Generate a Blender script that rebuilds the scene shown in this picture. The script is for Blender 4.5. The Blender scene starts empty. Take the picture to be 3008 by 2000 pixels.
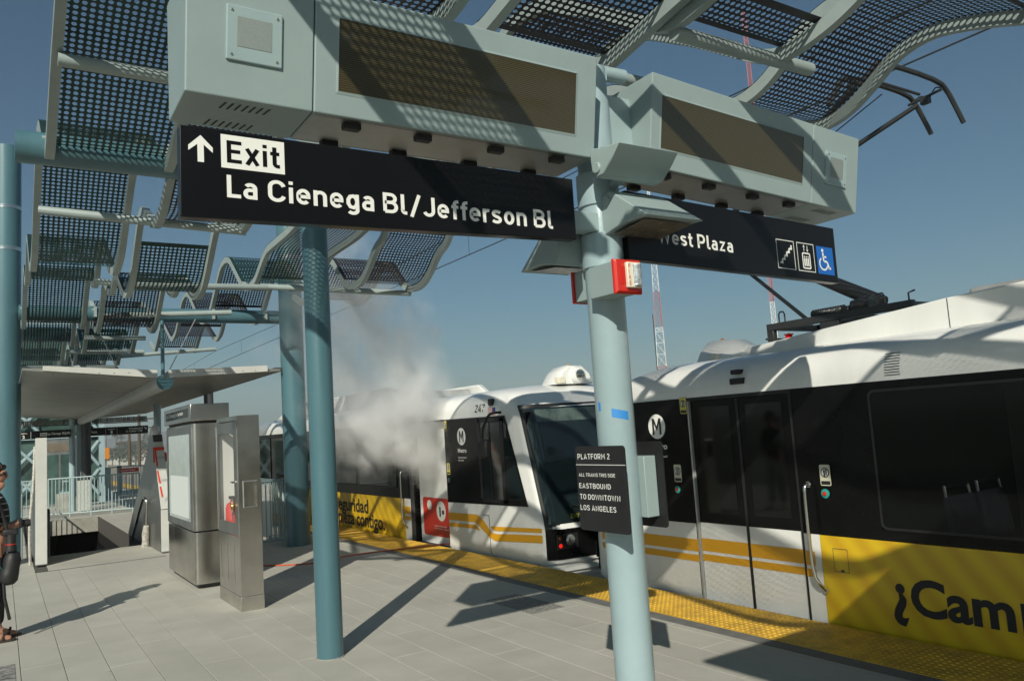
import bpy, bmesh, math, random
from mathutils import Vector, Matrix
random.seed(7)
R_ = math.radians
SC = bpy.context.scene
COL = SC.collection

# ------------------------------------------------------------------ camera
cd = bpy.data.cameras.new('camera'); cam = bpy.data.objects.new('camera', cd); COL.objects.link(cam)
rx = Vector((0.84136468, -0.53669125, -0.06378076)).normalized()
fw = Vector((0.54045434, 0.83463089, 0.10630325)).normalized()
dn = fw.cross(rx).normalized(); rx = dn.cross(fw).normalized()
cam.matrix_world = Matrix(((rx.x, -dn.x, -fw.x, 0), (rx.y, -dn.y, -fw.y, 0), (rx.z, -dn.z, -fw.z, 1.74), (0, 0, 0, 1)))
cd.sensor_fit = 'HORIZONTAL'; cd.angle_x = 2 * math.atan(1504 / 2334.65)
cd.clip_start = .05; cd.clip_end = 9000
SC.camera = cam

# ------------------------------------------------------------------ light
SUN_AZ, SUN_EL = 41.0, 32.5
w = bpy.data.worlds.new('World'); SC.world = w; w.use_nodes = True
nt = w.node_tree; sky = nt.nodes.new('ShaderNodeTexSky'); sky.sky_type = 'NISHITA'; sky.sun_disc = False
sky.sun_elevation = R_(SUN_EL); sky.sun_rotation = R_(180 + SUN_AZ)
sky.air_density = 1.0; sky.dust_density = 1.3; sky.ozone_density = 3.2
bg = nt.nodes['Background']; bg.inputs['Strength'].default_value = .05
tint = nt.nodes.new('ShaderNodeVectorMath'); tint.operation = 'MULTIPLY'; tint.inputs[1].default_value = (.63, 1.0, 1.02)
nt.links.new(sky.outputs[0], tint.inputs[0]); nt.links.new(tint.outputs[0], bg.inputs['Color'])
ld = bpy.data.lights.new('sun', 'SUN'); ld.energy = 5.0; ld.angle = R_(.53); ld.color = (1, .95, .82)
lo = bpy.data.objects.new('sun', ld); COL.objects.link(lo)
sd = Vector((math.sin(R_(SUN_AZ)) * math.cos(R_(SUN_EL)), math.cos(R_(SUN_AZ)) * math.cos(R_(SUN_EL)), -math.sin(R_(SUN_EL))))
lo.rotation_euler = sd.to_track_quat('-Z', 'Y').to_euler(); lo.location = (0, 0, 30)
vs = SC.view_settings; vs.view_transform = 'Standard'; vs.look = 'None'; vs.exposure = .03; vs.gamma = 1
SC.cycles.transparent_max_bounces = 24
SC.cycles.max_bounces = 9; SC.cycles.volume_bounces = 8

# ------------------------------------------------------------------ materials
def mat(name, col, rough=.5, metal=0., var=0., vscale=3., bump=0., bscale=40., spec=.5, coat=0., var2=None, streak=False):
    m = bpy.data.materials.new(name); m.use_nodes = True
    n = m.node_tree.nodes; L = m.node_tree.links; b = n['Principled BSDF']
    b.inputs['Base Color'].default_value = (*col, 1); b.inputs['Roughness'].default_value = rough
    b.inputs['Metallic'].default_value = metal; b.inputs['Specular IOR Level'].default_value = spec
    b.inputs['Coat Weight'].default_value = coat
    if var or bump:
        tc = n.new('ShaderNodeTexCoord')
        src = tc.outputs['Object']
        if streak:
            mp = n.new('ShaderNodeMapping'); mp.inputs['Scale'].default_value = (1, 1, .12); L.new(src, mp.inputs[0]); src = mp.outputs[0]
    if var:
        nz = n.new('ShaderNodeTexNoise'); nz.inputs['Scale'].default_value = vscale; nz.inputs['Detail'].default_value = 7; nz.inputs['Roughness'].default_value = .65
        L.new(src, nz.inputs['Vector'])
        rp = n.new('ShaderNodeValToRGB'); c2 = var2 or tuple(c * (1 - var) for c in col)
        rp.color_ramp.elements[0].color = (*c2, 1); rp.color_ramp.elements[0].position = .36
        rp.color_ramp.elements[1].color = (*[min(1, c * (1 + var * .35)) for c in col], 1); rp.color_ramp.elements[1].position = .62
        L.new(nz.outputs['Fac'], rp.inputs[0]); L.new(rp.outputs[0], b.inputs['Base Color'])
        mr = n.new('ShaderNodeMapRange'); mr.inputs['To Min'].default_value = max(.02, rough * .8); mr.inputs['To Max'].default_value = min(1, rough * 1.25)
        L.new(nz.outputs['Fac'], mr.inputs['Value']); L.new(mr.outputs[0], b.inputs['Roughness'])
    if bump:
        n2 = n.new('ShaderNodeTexNoise'); n2.inputs['Scale'].default_value = bscale; n2.inputs['Detail'].default_value = 4
        L.new(src, n2.inputs['Vector'])
        bp = n.new('ShaderNodeBump'); bp.inputs['Strength'].default_value = bump; bp.inputs['Distance'].default_value = .01
        L.new(n2.outputs['Fac'], bp.inputs['Height']); L.new(bp.outputs[0], b.inputs['Normal'])
    return m

M = {}
M['aqua'] = mat('pale aqua paint', (.30, .395, .405), .38, 0, .06, 2.5, .05, 60)
M['aquapole'] = mat('glossy aqua paint', (.30, .40, .425), .3, 0, .07, 3, .1, 25, coat=.2)
M['rib'] = mat('sage steel paint', (.29, .345, .335), .42, 0, .10, 3, .06, 50)
M['blue'] = mat('teal blue steel paint', (.066, .15, .18), .34, 0, .2, 2.2, .06, 30, coat=.15, streak=True)
M['boxgrey'] = mat('grey cabinet paint', (.27, .345, .345), .42, 0, .05, 2.5, .03, 80)
M['black'] = mat('gloss black sign', (.006, .006, .007), .22, 0, spec=.3)
M['matblack'] = mat('matt black', (.012, .012, .013), .55, 0, .3, 12)
M['white'] = mat('white vinyl', (.78, .78, .74), .5)
M['reflwhite'] = mat('sign white', (.74, .74, .70), .45)
M['signblue'] = mat('sign blue', (.01, .11, .42), .4)
M['trainwhite'] = mat('train white paint', (.76, .765, .74), .3, 0, .09, 1.6, .015, 20, coat=.3, streak=True)
M['trainblack'] = mat('train black panel', (.005, .0053, .0055), .2, 0, .3, 2, spec=.16)
M['trainglass'] = mat('dark train glass', (.005, .006, .006), .05, 0, spec=.28)
_t = mat('tinted window glass', (.005, .007, .007), .04, 0, spec=.3); _t.node_tree.nodes['Principled BSDF'].inputs['Alpha'].default_value = .6; M['tintglass'] = _t
M['cabglass'] = mat('cab windscreen glass', (.010, .018, .020), .06, 0, .35, 1.5, spec=.7)
M['yelstripe'] = mat('orange yellow stripe', (.66, .33, .012), .4)
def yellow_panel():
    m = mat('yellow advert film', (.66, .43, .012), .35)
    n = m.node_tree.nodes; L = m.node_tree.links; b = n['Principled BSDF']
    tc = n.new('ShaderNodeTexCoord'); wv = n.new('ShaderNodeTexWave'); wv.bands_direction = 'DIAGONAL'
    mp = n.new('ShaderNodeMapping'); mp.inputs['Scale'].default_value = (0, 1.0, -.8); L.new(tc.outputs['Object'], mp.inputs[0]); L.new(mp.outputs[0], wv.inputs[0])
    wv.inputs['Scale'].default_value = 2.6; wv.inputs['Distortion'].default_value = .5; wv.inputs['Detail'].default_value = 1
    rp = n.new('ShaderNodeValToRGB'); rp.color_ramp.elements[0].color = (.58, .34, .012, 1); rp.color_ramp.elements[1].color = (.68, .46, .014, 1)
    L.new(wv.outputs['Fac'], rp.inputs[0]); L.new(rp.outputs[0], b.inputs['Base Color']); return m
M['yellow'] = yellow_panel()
M['tactile'] = mat('yellow tactile tile', (.60, .36, .035), .6, 0, .45, 5, .2, 60, var2=(.44, .26, .035))
M['kerb'] = mat('dark grey edge strip', (.14, .145, .14), .8, 0, .2, 8, .2, 60)
M['grout'] = mat('dark joint', (.07, .065, .055), .95)
M['concrete'] = mat('cast concrete', (.33, .32, .28), .85, 0, .25, 2.5, .25, 30)
M['stainless'] = mat('brushed stainless steel', (.58, .555, .51), .24, 1, .26, 1.5, .02, 120)
M['stainless2'] = mat('dull stainless panel', (.40, .40, .39), .42, 1, .15, 3, .02, 100)
M['galv'] = mat('galvanised grey', (.46, .47, .46), .5, .4, .15, 4)
M['panelgrey'] = mat('light grey panel', (.50, .50, .47), .55, 0, .08, 3)
M['steeldark'] = mat('dark grey steel', (.055, .06, .062), .5, .2, .25, 6)
M['panto'] = mat('pantograph dark metal', (.06, .063, .065), .42, .5, .1, 3)
M['chrome'] = mat('polished handle', (.62, .61, .58), .18, 1)
M['red'] = mat('red plastic', (.55, .022, .012), .35, coat=.2)
M['redtape'] = mat('red tape', (.62, .05, .02), .5)
M['redposter'] = mat('red poster', (.55, .04, .025), .45)
M['cream'] = mat('cream plastic', (.70, .66, .53), .4)
M['strobe'] = mat('clear strobe lens', (.62, .66, .68), .08, .6, .5, 60, .6, 70, spec=1)
M['bluetape'] = mat('blue masking tape', (.03, .22, .55), .6)
M['sticker'] = mat('yellow sticker', (.58, .50, .10), .5)
M['stickerw'] = mat('cream sticker', (.56, .55, .42), .5)
M['green'] = mat('green button', (.02, .28, .24), .4)
M['lens'] = mat('luminaire lens', (.16, .14, .11), .25, 0, .4, 20)
M['orange'] = mat('orange box', (.55, .20, .03), .5)
M['skin'] = mat('skin', (.40, .20, .13), .5, 0, .1, 20)
M['hair'] = mat('dark brown hair', (.028, .013, .009), .55, 0, .5, 60, .5, 120)
M['denim'] = mat('black denim', (.010, .011, .014), .85, 0, .3, 30)
M['leather'] = mat('dark sandal', (.035, .025, .02), .6)
M['cameragreen'] = mat('green strap', (.02, .06, .05), .6)
M['lamp'] = mat('headlamp glass', (.55, .55, .50), .08, .7, .4, 25, spec=1)
M['redlamp'] = mat('red marker lamp', (.6, .01, .01), .2)
M['glasspale'] = mat('pale poster behind glass', (.55, .62, .60), .12, 0, .1, 4, spec=.6, coat=.4)
M['glassgreen'] = mat('greenish tower glass', (.06, .11, .10), .08, 0, .5, 1.5, spec=.8)
M['brass'] = mat('brass padlock', (.55, .42, .17), .3, 1)
M['trackconc'] = mat('track slab', (.22, .21, .19), .9, 0, .3, 1.5)
M['land'] = mat('distant land', (.10, .105, .07), .95, 0, .5, .02)
M['hill'] = mat('distant hill', (.10, .115, .12), 1, 0, .3, .004)
M['foliage'] = mat('far foliage', (.045, .065, .035), .8, 0, .5, 1.2)
M['bark'] = mat('trunk bark', (.09, .07, .05), .9)
M['housewall'] = mat('pale house wall', (.5, .48, .43), .8, 0, .15, .3)
M['houseroof'] = mat('house roof', (.17, .11, .09), .9)
M['towerred'] = mat('tower red', (.46, .09, .06), .6)
M['towerwhite'] = mat('tower white', (.75, .75, .73), .6)
M['wire'] = mat('overhead wire', (.05, .055, .055), .5, .3)
M['hose'] = mat('orange red cord', (.55, .09, .03), .5)
M['wrap'] = mat('plastic wrap', (.5, .48, .43), .3, 0, .4, 25, 1, 30)

def led_mat():
    m = mat('amber led matrix', (.1, .07, .02), .35)
    n = m.node_tree.nodes; L = m.node_tree.links; b = n['Principled BSDF']
    uv = n.new('ShaderNodeUVMap'); sp = n.new('ShaderNodeSeparateXYZ'); L.new(uv.outputs[0], sp.inputs[0])
    def mth(op, a, bb=None):
        x = n.new('ShaderNodeMath'); x.operation = op
        for i, v in enumerate((a, bb)):
            if v is None: continue
            if isinstance(v, (int, float)): x.inputs[i].default_value = v
            else: L.new(v, x.inputs[i])
        return x.outputs[0]
    fy = mth('ABSOLUTE', mth('SUBTRACT', mth('FRACT', mth('DIVIDE', sp.outputs[1], .0095)), .5))
    fx = mth('ABSOLUTE', mth('SUBTRACT', mth('FRACT', mth('DIVIDE', sp.outputs[0], .0095)), .5))
    k = mth('MULTIPLY', mth('LESS_THAN', fy, .27), mth('ADD', mth('MULTIPLY', mth('LESS_THAN', fx, .33), .5), .5))
    rp = n.new('ShaderNodeValToRGB'); rp.color_ramp.elements[0].color = (.014, .011, .007, 1); rp.color_ramp.elements[1].color = (.085, .07, .028, 1)
    L.new(k, rp.inputs[0]); L.new(rp.outputs[0], b.inputs['Base Color'])
    b.inputs['Coat Weight'].default_value = .6; b.inputs['Coat Roughness'].default_value = .05
    return m
M['led'] = led_mat()

def perf_mat(name, col, pitch=.046, rad=.335, metal=.3, rough=.45):
    m = mat(name, col, rough, metal, .25, 2.0)
    n = m.node_tree.nodes; L = m.node_tree.links; b = n['Principled BSDF']; out = n['Material Output']
    uv = n.new('ShaderNodeUVMap'); sc = n.new('ShaderNodeVectorMath'); sc.operation = 'SCALE'; sc.inputs['Scale'].default_value = 1 / pitch
    L.new(uv.outputs[0], sc.inputs[0])
    fr = n.new('ShaderNodeVectorMath'); fr.operation = 'FRACTION'; L.new(sc.outputs[0], fr.inputs[0])
    sb = n.new('ShaderNodeVectorMath'); sb.operation = 'SUBTRACT'; sb.inputs[1].default_value = (.5, .5, 0); L.new(fr.outputs[0], sb.inputs[0])
    ln = n.new('ShaderNodeVectorMath'); ln.operation = 'LENGTH'; L.new(sb.outputs[0], ln.inputs[0])
    lt = n.new('ShaderNodeMath'); lt.operation = 'LESS_THAN'; lt.inputs[1].default_value = rad; L.new(ln.outputs['Value'], lt.inputs[0])
    # solid rim: uv2 holds the distance to the nearest edge
    at = n.new('ShaderNodeAttribute'); at.attribute_name = 'edge'; at.attribute_type = 'GEOMETRY'
    gt = n.new('ShaderNodeMath'); gt.operation = 'GREATER_THAN'; gt.inputs[1].default_value = .5; L.new(at.outputs['Fac'], gt.inputs[0])
    mu = n.new('ShaderNodeMath'); mu.operation = 'MULTIPLY'; L.new(lt.outputs[0], mu.inputs[0]); L.new(gt.outputs[0], mu.inputs[1])
    tr = n.new('ShaderNodeBsdfTransparent'); mx = n.new('ShaderNodeMixShader')
    L.new(mu.outputs[0], mx.inputs[0]); L.new(b.outputs[0], mx.inputs[1]); L.new(tr.outputs[0], mx.inputs[2]); L.new(mx.outputs[0], out.inputs[0])
    return m
M['perf'] = perf_mat('perforated dark metal', (.030, .028, .034))
M['perfgreen'] = perf_mat('perforated dark green metal', (.012, .042, .037))

# ------------------------------------------------------------------ mesh helpers
class MB:
    def __init__(s): s.v = []; s.f = []; s.m = []; s.uv = {}
    def add(s, vs, fs, mi=0):
        o = len(s.v); s.v += [tuple(p) for p in vs]
        for f in fs: s.f.append([i + o for i in f]); s.m.append(mi)
        return s
    def box(s, a, b, mi=0, mx=None):
        (x0, y0, z0), (x1, y1, z1) = a, b
        vs = [(x0, y0, z0), (x1, y0, z0), (x1, y1, z0), (x0, y1, z0), (x0, y0, z1), (x1, y0, z1), (x1, y1, z1), (x0, y1, z1)]
        if mx: vs = [mx @ Vector(p) for p in vs]
        return s.add(vs, [(0, 3, 2, 1), (4, 5, 6, 7), (0, 1, 5, 4), (1, 2, 6, 5), (2, 3, 7, 6), (3, 0, 4, 7)], mi)
    def prism(s, poly, fn, d0, d1, mi=0):
        """poly: 2-D outline; fn(u, v, d) -> 3-D point"""
        n = len(poly); vs = [fn(u, v, d0) for u, v in poly] + [fn(u, v, d1) for u, v in poly]
        fs = [tuple(range(n))[::-1], tuple(range(n, 2 * n))] + [(i, (i + 1) % n, n + (i + 1) % n, n + i) for i in range(n)]
        return s.add(vs, fs, mi)
    def tube(s, pts, r, n=10, mi=0, cap=True):
        pts = [Vector(p) for p in pts]; rs = r if isinstance(r, (list, tuple)) else [r] * len(pts)
        up = None; rings = []
        for i, p in enumerate(pts):
            t = (pts[min(i + 1, len(pts) - 1)] - pts[max(i - 1, 0)]).normalized()
            if up is None:
                a = Vector((0, 0, 1)) if abs(t.z) < .9 else Vector((0, 1, 0)); up = (a - t * a.dot(t)).normalized()
            else:
                up = (up - t * up.dot(t)).normalized()
            sd_ = t.cross(up); rings.append([p + (up * math.cos(2 * math.pi * k / n) + sd_ * math.sin(2 * math.pi * k / n)) * rs[i] for k in range(n)])
        return s.loft(rings, mi, cap)
    def loft(s, rings, mi=0, cap=True, closed=True):
        n = len(rings[0]); vs = [p for r in rings for p in r]; fs = []
        for i in range(len(rings) - 1):
            for k in range(n if closed else n - 1):
                a = i * n + k; b = i * n + (k + 1) % n
                fs.append((a, b, b + n, a + n))
        if cap: fs += [tuple(range(n))[::-1], tuple(range(len(vs) - n, len(vs)))]
        return s.add(vs, fs, mi)
    def lathe(s, prof, c, ax='Z', n=24, mi=0):
        """prof: (radius, height) along the axis from c"""
        rings = []
        for r, h in prof:
            ring = []
            for k in range(n):
                a = 2 * math.pi * k / n; u, v = r * math.cos(a), r * math.sin(a)
                q = {'Z': (u, v, h), 'X': (h, u, v), 'Y': (v, h, u)}[ax]
                ring.append((c[0] + q[0], c[1] + q[1], c[2] + q[2]))
            rings.append(ring)
        return s.loft(rings, mi, True)
    def build(s, name, mats, parent=None, smooth=True, bevel=0, label=None, ang=38, loc=None):
        me = bpy.data.meshes.new(name); me.from_pydata(s.v, [], s.f); me.update()
        for m in (mats if isinstance(mats, (list, tuple)) else [mats]): me.materials.append(M[m] if isinstance(m, str) else m)
        me.polygons.foreach_set('material_index', s.m)
        bm = bmesh.new(); bm.from_mesh(me); bmesh.ops.recalc_face_normals(bm, faces=bm.faces); bm.to_mesh(me); bm.free()
        if smooth:
            me.polygons.foreach_set('use_smooth', [True] * len(me.polygons)); me.set_sharp_from_angle(angle=R_(ang))
        o = bpy.data.objects.new(name, me); COL.objects.link(o)
        if parent:
            o.parent = parent
            if parent.parent is None: o.matrix_parent_inverse = Matrix.Translation(-Vector(parent.location))
        if bevel:
            bv = o.modifiers.new('bevel', 'BEVEL'); bv.width = bevel; bv.segments = 2; bv.limit_method = 'ANGLE'; bv.angle_limit = R_(40); bv.harden_normals = False
        if label: o['label'] = label
        return o
def tag(o, label, cat, group=None, kind=None):
    if label: o['label'] = label
    if cat: o['category'] = cat
    if group: o['group'] = group
    if kind: o['kind'] = kind
    return o
def thing(name, label, cat, loc=(0, 0, 0), group=None):
    o = bpy.data.objects.new(name, None); COL.objects.link(o); o.location = loc; o.empty_display_size = .1
    return tag(o, label, cat, group)
def copy_tree(o, parent=None):
    c = o.copy(); COL.objects.link(c); c.parent = parent
    if parent: c.matrix_parent_inverse = o.matrix_parent_inverse.copy()
    for ch in list(o.children): copy_tree(ch, c)
    return c
YZ = lambda u, v, d: (d, u, v)      # outline in the Y-Z plane, depth along X
XZ = lambda u, v, d: (u, d, v)
XY = lambda u, v, d: (u, v, d)

_fc = {}
def glyphs(body, bold=0.0, spacing=1.0):
    key = (body, bold, spacing)
    if key in _fc: return _fc[key]
    c = bpy.data.curves.new('t', 'FONT'); c.body = body; c.size = 1; c.offset = bold; c.space_character = spacing; c.resolution_u = 4
    o = bpy.data.objects.new('t', c); COL.objects.link(o)
    dg = bpy.context.evaluated_depsgraph_get(); me = bpy.data.meshes.new_from_object(o.evaluated_get(dg))
    vs = [v.co.copy() for v in me.vertices]; fs = [tuple(p.vertices) for p in me.polygons]
    bpy.data.objects.remove(o); bpy.data.curves.remove(c); bpy.data.meshes.remove(me)
    _fc[key] = (vs, fs); return vs, fs
def chaikin(pts, it=2):
    for _ in range(it):
        q = [pts[0]]
        for a, b in zip(pts[:-1], pts[1:]):
            q += [tuple(a[i] * .75 + b[i] * .25 for i in range(len(a))), tuple(a[i] * .25 + b[i] * .75 for i in range(len(a)))]
        q.append(pts[-1]); pts = q
    return pts
def _arc(cx, cy, rx_, ry_, a0, a1, n=9):
    return [(cx + rx_ * math.cos(R_(a0 + (a1 - a0) * k / n)), cy + ry_ * math.sin(R_(a0 + (a1 - a0) * k / n))) for k in range(n + 1)]
def sign_font(w=.15):
    h = w / 2; X = .73; T = 1 - h; A = _arc; ck = lambda P: chaikin(P, 2)
    bb = lambda r, l: [(h, h), (h, T), (.34, T)] + A(.34, (T + .53) / 2, .20, (T - .53) / 2, 90, -90) + [(h, .53)]
    P_ = [(h, 0), (h, T), (.36, T)] + A(.36, (T + .42) / 2, .21, (T - .42) / 2, 90, -90) + [(h, .42)]
    Cc = A(.335, .67, .26, T - .67, 12, 180) + A(.335, .33, .26, .33 - h, 180, 348)
    G = {'L': [[(h, 1), (h, h), (.5, h)]], 'E': [[(.54, T), (h, T), (h, h), (.54, h)], [(h, .52), (.49, .52)]], 'F': [[(.54, T), (h, T), (h, 0)], [(h, .50), (.47, .50)]],
     'B': [bb(0, 0), [(.30, .53)] + A(.36, (.53 + h) / 2, .22, (.53 - h) / 2, 90, -90) + [(h, h)]], 'P': [P_], 'R': [P_, [(.31, .42), (.55, 0)]], 'C': [Cc], 'G': [Cc[:-2] + [(.62 - h, .30), (.62 - h, .5), (.34, .5)]],
     'J': [[(.42, 1), (.42, .3)] + A(.21, .3, .21, .3 - h, 0, -160)], 'W': [[(h * .6, 1), (.23, .03), (.45, .95), (.67, .03), (.9 - h * .6, 1)]], 'M': [[(h, 0), (h, .97), (.37, .34), (.74 - h, .97), (.74 - h, 0)]],
     'T': [[(0, T), (.58, T)], [(.29, T), (.29, 0)]], 'A': [[(.03, 0), (.32, .97), (.61, 0)], [(.13, .27), (.51, .27)]], 'O': [A(.33, .67, .255, T - .67, 0, 180) + A(.33, .33, .255, .33 - h, 180, 360) + [(.585, .67)]],
     'N': [[(h, 0), (h, .95), (.62 - h, .05), (.62 - h, 1)]], 'H': [[(h, 0), (h, 1)], [(.6 - h, 0), (.6 - h, 1)], [(h, .52), (.6 - h, .52)]], 'I': [[(h, 0), (h, 1)]],
     'S': [ck([(.52, .80), (.42, T), (.18, T), (h, .82), (h, .65), (.18, .555), (.38, .50), (.50, .40), (.50, .2), (.40, h), (.16, h), (.04, .19)])], 'D': [[(h, h), (h, T), (.3, T)] + A(.3, .66, .25, T - .66, 90, 0) + A(.3, .34, .25, .34 - h, 0, -90) + [(h, h)]],
     'U': [[(h, 1), (h, .32)] + A(.31, .32, .31 - h, .32 - h, 180, 360) + [(.62 - h, 1)]], '2': [A(.28, .71, .205, T - .71, 165, -20) + [(.05, h), (.56, h)]], '4': [[(.40, 0), (.40, .58)], [(.33, 1), (.06, .25), (.56, .25)]], '7': [[(.02, T), (.49, T), (.2, 0)]], '1': [[(.02, .78), (.24, .97), (.24, 0)]],
     'a': [A(.255, .49, .17, X - h - .49, 150, 0) + [(.425, 0)], [(.425, .41), (.22, .41)] + A(.22, (.41 + h) / 2, .15, (.41 - h) / 2, 90, 270) + [(.425, .09)]],
     'e': [[(h, .365), (.46, .365), (.46, .43)] + A(.267, .43, .193, X - h - .43, 0, 180) + A(.267, .29, .193, .29 - h, 180, 322)], 'n': [[(h, 0), (h, X)], [(h + .02, .48)] + A(.27, .46, .19, X - h - .46, 165, 0) + [(.46, 0)]],
     'g': [A(.267, X / 2, .193, X / 2 - h, 0, 360), [(.46, X), (.46, -.04)] + A(.27, -.04, .19, .14, 0, -150)], 'i': [[(h, 0), (h, X)], [(h, .86), (h, 1.01)]], 'l': [[(h, 1), (h, .2)] + A(.2, .2, .125, .2 - h, 180, 270) + [(.27, h)]],
     '/': [[(.02, -.08), (.40, 1.05)]], 'f': [[(.36, T), (.29, T)] + A(.29, .79, .13, T - .79, 90, 180) + [(.16, 0)], [(0, X - h), (.34, X - h)]], 'r': [[(h, 0), (h, X)], [(h + .02, .47)] + A(.26, .45, .18, X - h - .45, 160, 62)],
     's': [ck([(.43, .58), (.35, X - h), (.17, X - h), (h, .58), (h, .47), (.17, .395), (.33, .345), (.425, .27), (.425, .16), (.33, h), (.15, h), (.04, .15)])], 'o': [A(.267, X / 2, .193, X / 2 - h, 0, 360, 20)], 'x': [[(.04, 0), (.43, X)], [(.43, 0), (.04, X)]],
     't': [[(.16, .95), (.16, .2)] + A(.28, .2, .12, .2 - h, 180, 270) + [(.36, h)], [(0, X - h), (.35, X - h)]], 'z': [[(.03, X - h), (.40, X - h), (.05, h), (.43, h)]], 'M2': []}
    return G, h
_FB = sign_font(.16); _FT = sign_font(.13)
def stroke_text(body, thin=False):
    _G, _H = _FT if thin else _FB
    vs, fs = [], []; x = 0; k = 0
    for ch in body:
        if ch == ' ': x += .27; continue
        g0 = len(vs); xs0 = x
        for P in _G[ch]:
            closed = len(P) > 4 and math.hypot(P[0][0] - P[-1][0], P[0][1] - P[-1][1]) < 1e-6
            if closed: P = P[:-1]
            Q = [P[0]]
            for p in P[1:]:
                if math.hypot(p[0] - Q[-1][0], p[1] - Q[-1][1]) > 1e-4: Q.append(p)
            P = Q; n = len(P); o = len(vs); k += 1
            for i in range(n):
                a = P[i - 1] if (i or closed) else None; b = P[(i + 1) % n] if (i < n - 1 or closed) else None; p = P[i]
                def nrm(u, v): d = math.hypot(v[0] - u[0], v[1] - u[1]); return (-(v[1] - u[1]) / d, (v[0] - u[0]) / d)
                if a is None: N_ = nrm(p, b); s_ = 1
                elif b is None: N_ = nrm(a, p); s_ = 1
                else:
                    n1, n2 = nrm(a, p), nrm(p, b); m = (n1[0] + n2[0], n1[1] + n2[1]); d = math.hypot(*m) or 1; N_ = (m[0] / d, m[1] / d); s_ = min(1.6, 1 / max(.3, N_[0] * n1[0] + N_[1] * n1[1]))
                for sg in (1, -1): vs.append(Vector((x + p[0] + N_[0] * _H * s_ * sg, p[1] + N_[1] * _H * s_ * sg, k % 4)))
            for i in range(n if closed else n - 1): j = (i + 1) % n; fs.append((o + 2 * i, o + 2 * i + 1, o + 2 * j + 1, o + 2 * j))
        lo_x = min(v.x for v in vs[g0:]); hi_x = max(v.x for v in vs[g0:])
        for v in vs[g0:]: v.x += xs0 - lo_x
        x = xs0 + hi_x - lo_x + (.17 if thin else (.085 if ch in 'fLTr/' else .125))
    return vs, fs
def put_sign(mb, body, rect, fn, d, mi=0, thin=False):
    vs, fs = stroke_text(body, thin or fn is PT); x0 = min(v.x for v in vs); x1 = max(v.x for v in vs); y0 = min(v.y for v in vs); y1 = max(v.y for v in vs); u0, v0, u1, v1 = rect; sg = -1 if fn in (PT, SIDE) else 1
    mb.add([fn(u0 + (v.x - x0) / (x1 - x0) * (u1 - u0), v0 + (v.y - y0) / (y1 - y0) * (v1 - v0), d + sg * .00012 * v.z) for v in vs], fs, mi); return mb
PT = lambda u, v, d: (d, -u, v)
SIDE = lambda u, v, d: (d, -u, v)
def put_text(mb, body, rect, fn, d, bold=.018, spacing=1.0, mi=0, flip=False):
    """fit the glyphs' own bounding box into rect (u0, v0, u1, v1); fn(u, v, d) -> point"""
    vs, fs = glyphs(body, bold, spacing)
    x0 = min(v.x for v in vs); x1 = max(v.x for v in vs); y0 = min(v.y for v in vs); y1 = max(v.y for v in vs)
    u0, v0, u1, v1 = rect
    P = [fn(u0 + (v.x - x0) / (x1 - x0) * (u1 - u0), v0 + (v.y - y0) / (y1 - y0) * (v1 - v0), d) for v in vs]
    mb.add(P, fs, mi); return mb
def ring_poly(cx, cy, r0, r1, n=28):
    return [(cx + r0 * math.cos(2 * math.pi * k / n), cy + r0 * math.sin(2 * math.pi * k / n)) for k in range(n)], [(cx + r1 * math.cos(2 * math.pi * k / n), cy + r1 * math.sin(2 * math.pi * k / n)) for k in range(n)]
def flat(mb, poly, fn, d, mi=0):
    return mb.add([fn(u, v, d) for u, v in poly], [tuple(range(len(poly)))], mi)
def flat_ring(mb, cx, cy, r0, r1, fn, d, mi=0, sx=1, n=28):
    a, b = ring_poly(0, 0, r0, r1, n); vs = [fn(cx + u * sx, cy + v, d) for u, v in a + b]
    return mb.add(vs, [(i, (i + 1) % n, n + (i + 1) % n, n + i) for i in range(n)], mi)
def disc(mb, cx, cy, r, fn, d, mi=0, sx=1, n=28):
    return flat(mb, [(cx + r * sx * math.cos(2 * math.pi * k / n), cy + r * math.sin(2 * math.pi * k / n)) for k in range(n)], fn, d, mi)
def rrect(u0, v0, u1, v1, r, n=5):
    P = []
    for cx, cy, a0 in ((u1 - r, v1 - r, 0), (u0 + r, v1 - r, 90), (u0 + r, v0 + r, 180), (u1 - r, v0 + r, 270)):
        for k in range(n + 1): a = R_(a0 + 90 * k / n); P.append((cx + r * math.cos(a), cy + r * math.sin(a)))
    return P

# ================================================================== SETTING
def struct(mb, name, m, **k): return tag(mb.build(name, m, **k), None, None, None, 'structure')
# land far below the elevated station, out to the horizon
mb = MB(); mb.box((-2390, -2390, -9.6), (2390, 2390, -9.0)); struct(mb, 'ground', 'land', smooth=False)
# track slab beside and under the train
mb = MB(); mb.box((5.6, -60, -1.6), (14, 260, -1.02)); mb.box((11.2, -60, -1.02), (11.5, 260, .1)); struct(mb, 'track_slab', 'trackconc', smooth=False)
mb = MB()
for x in (6.27, 7.70): mb.box((x - .035, -60, -1.016), (x + .035, 260, -.86))
struct(mb, 'rails', 'steeldark', smooth=False)
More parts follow.
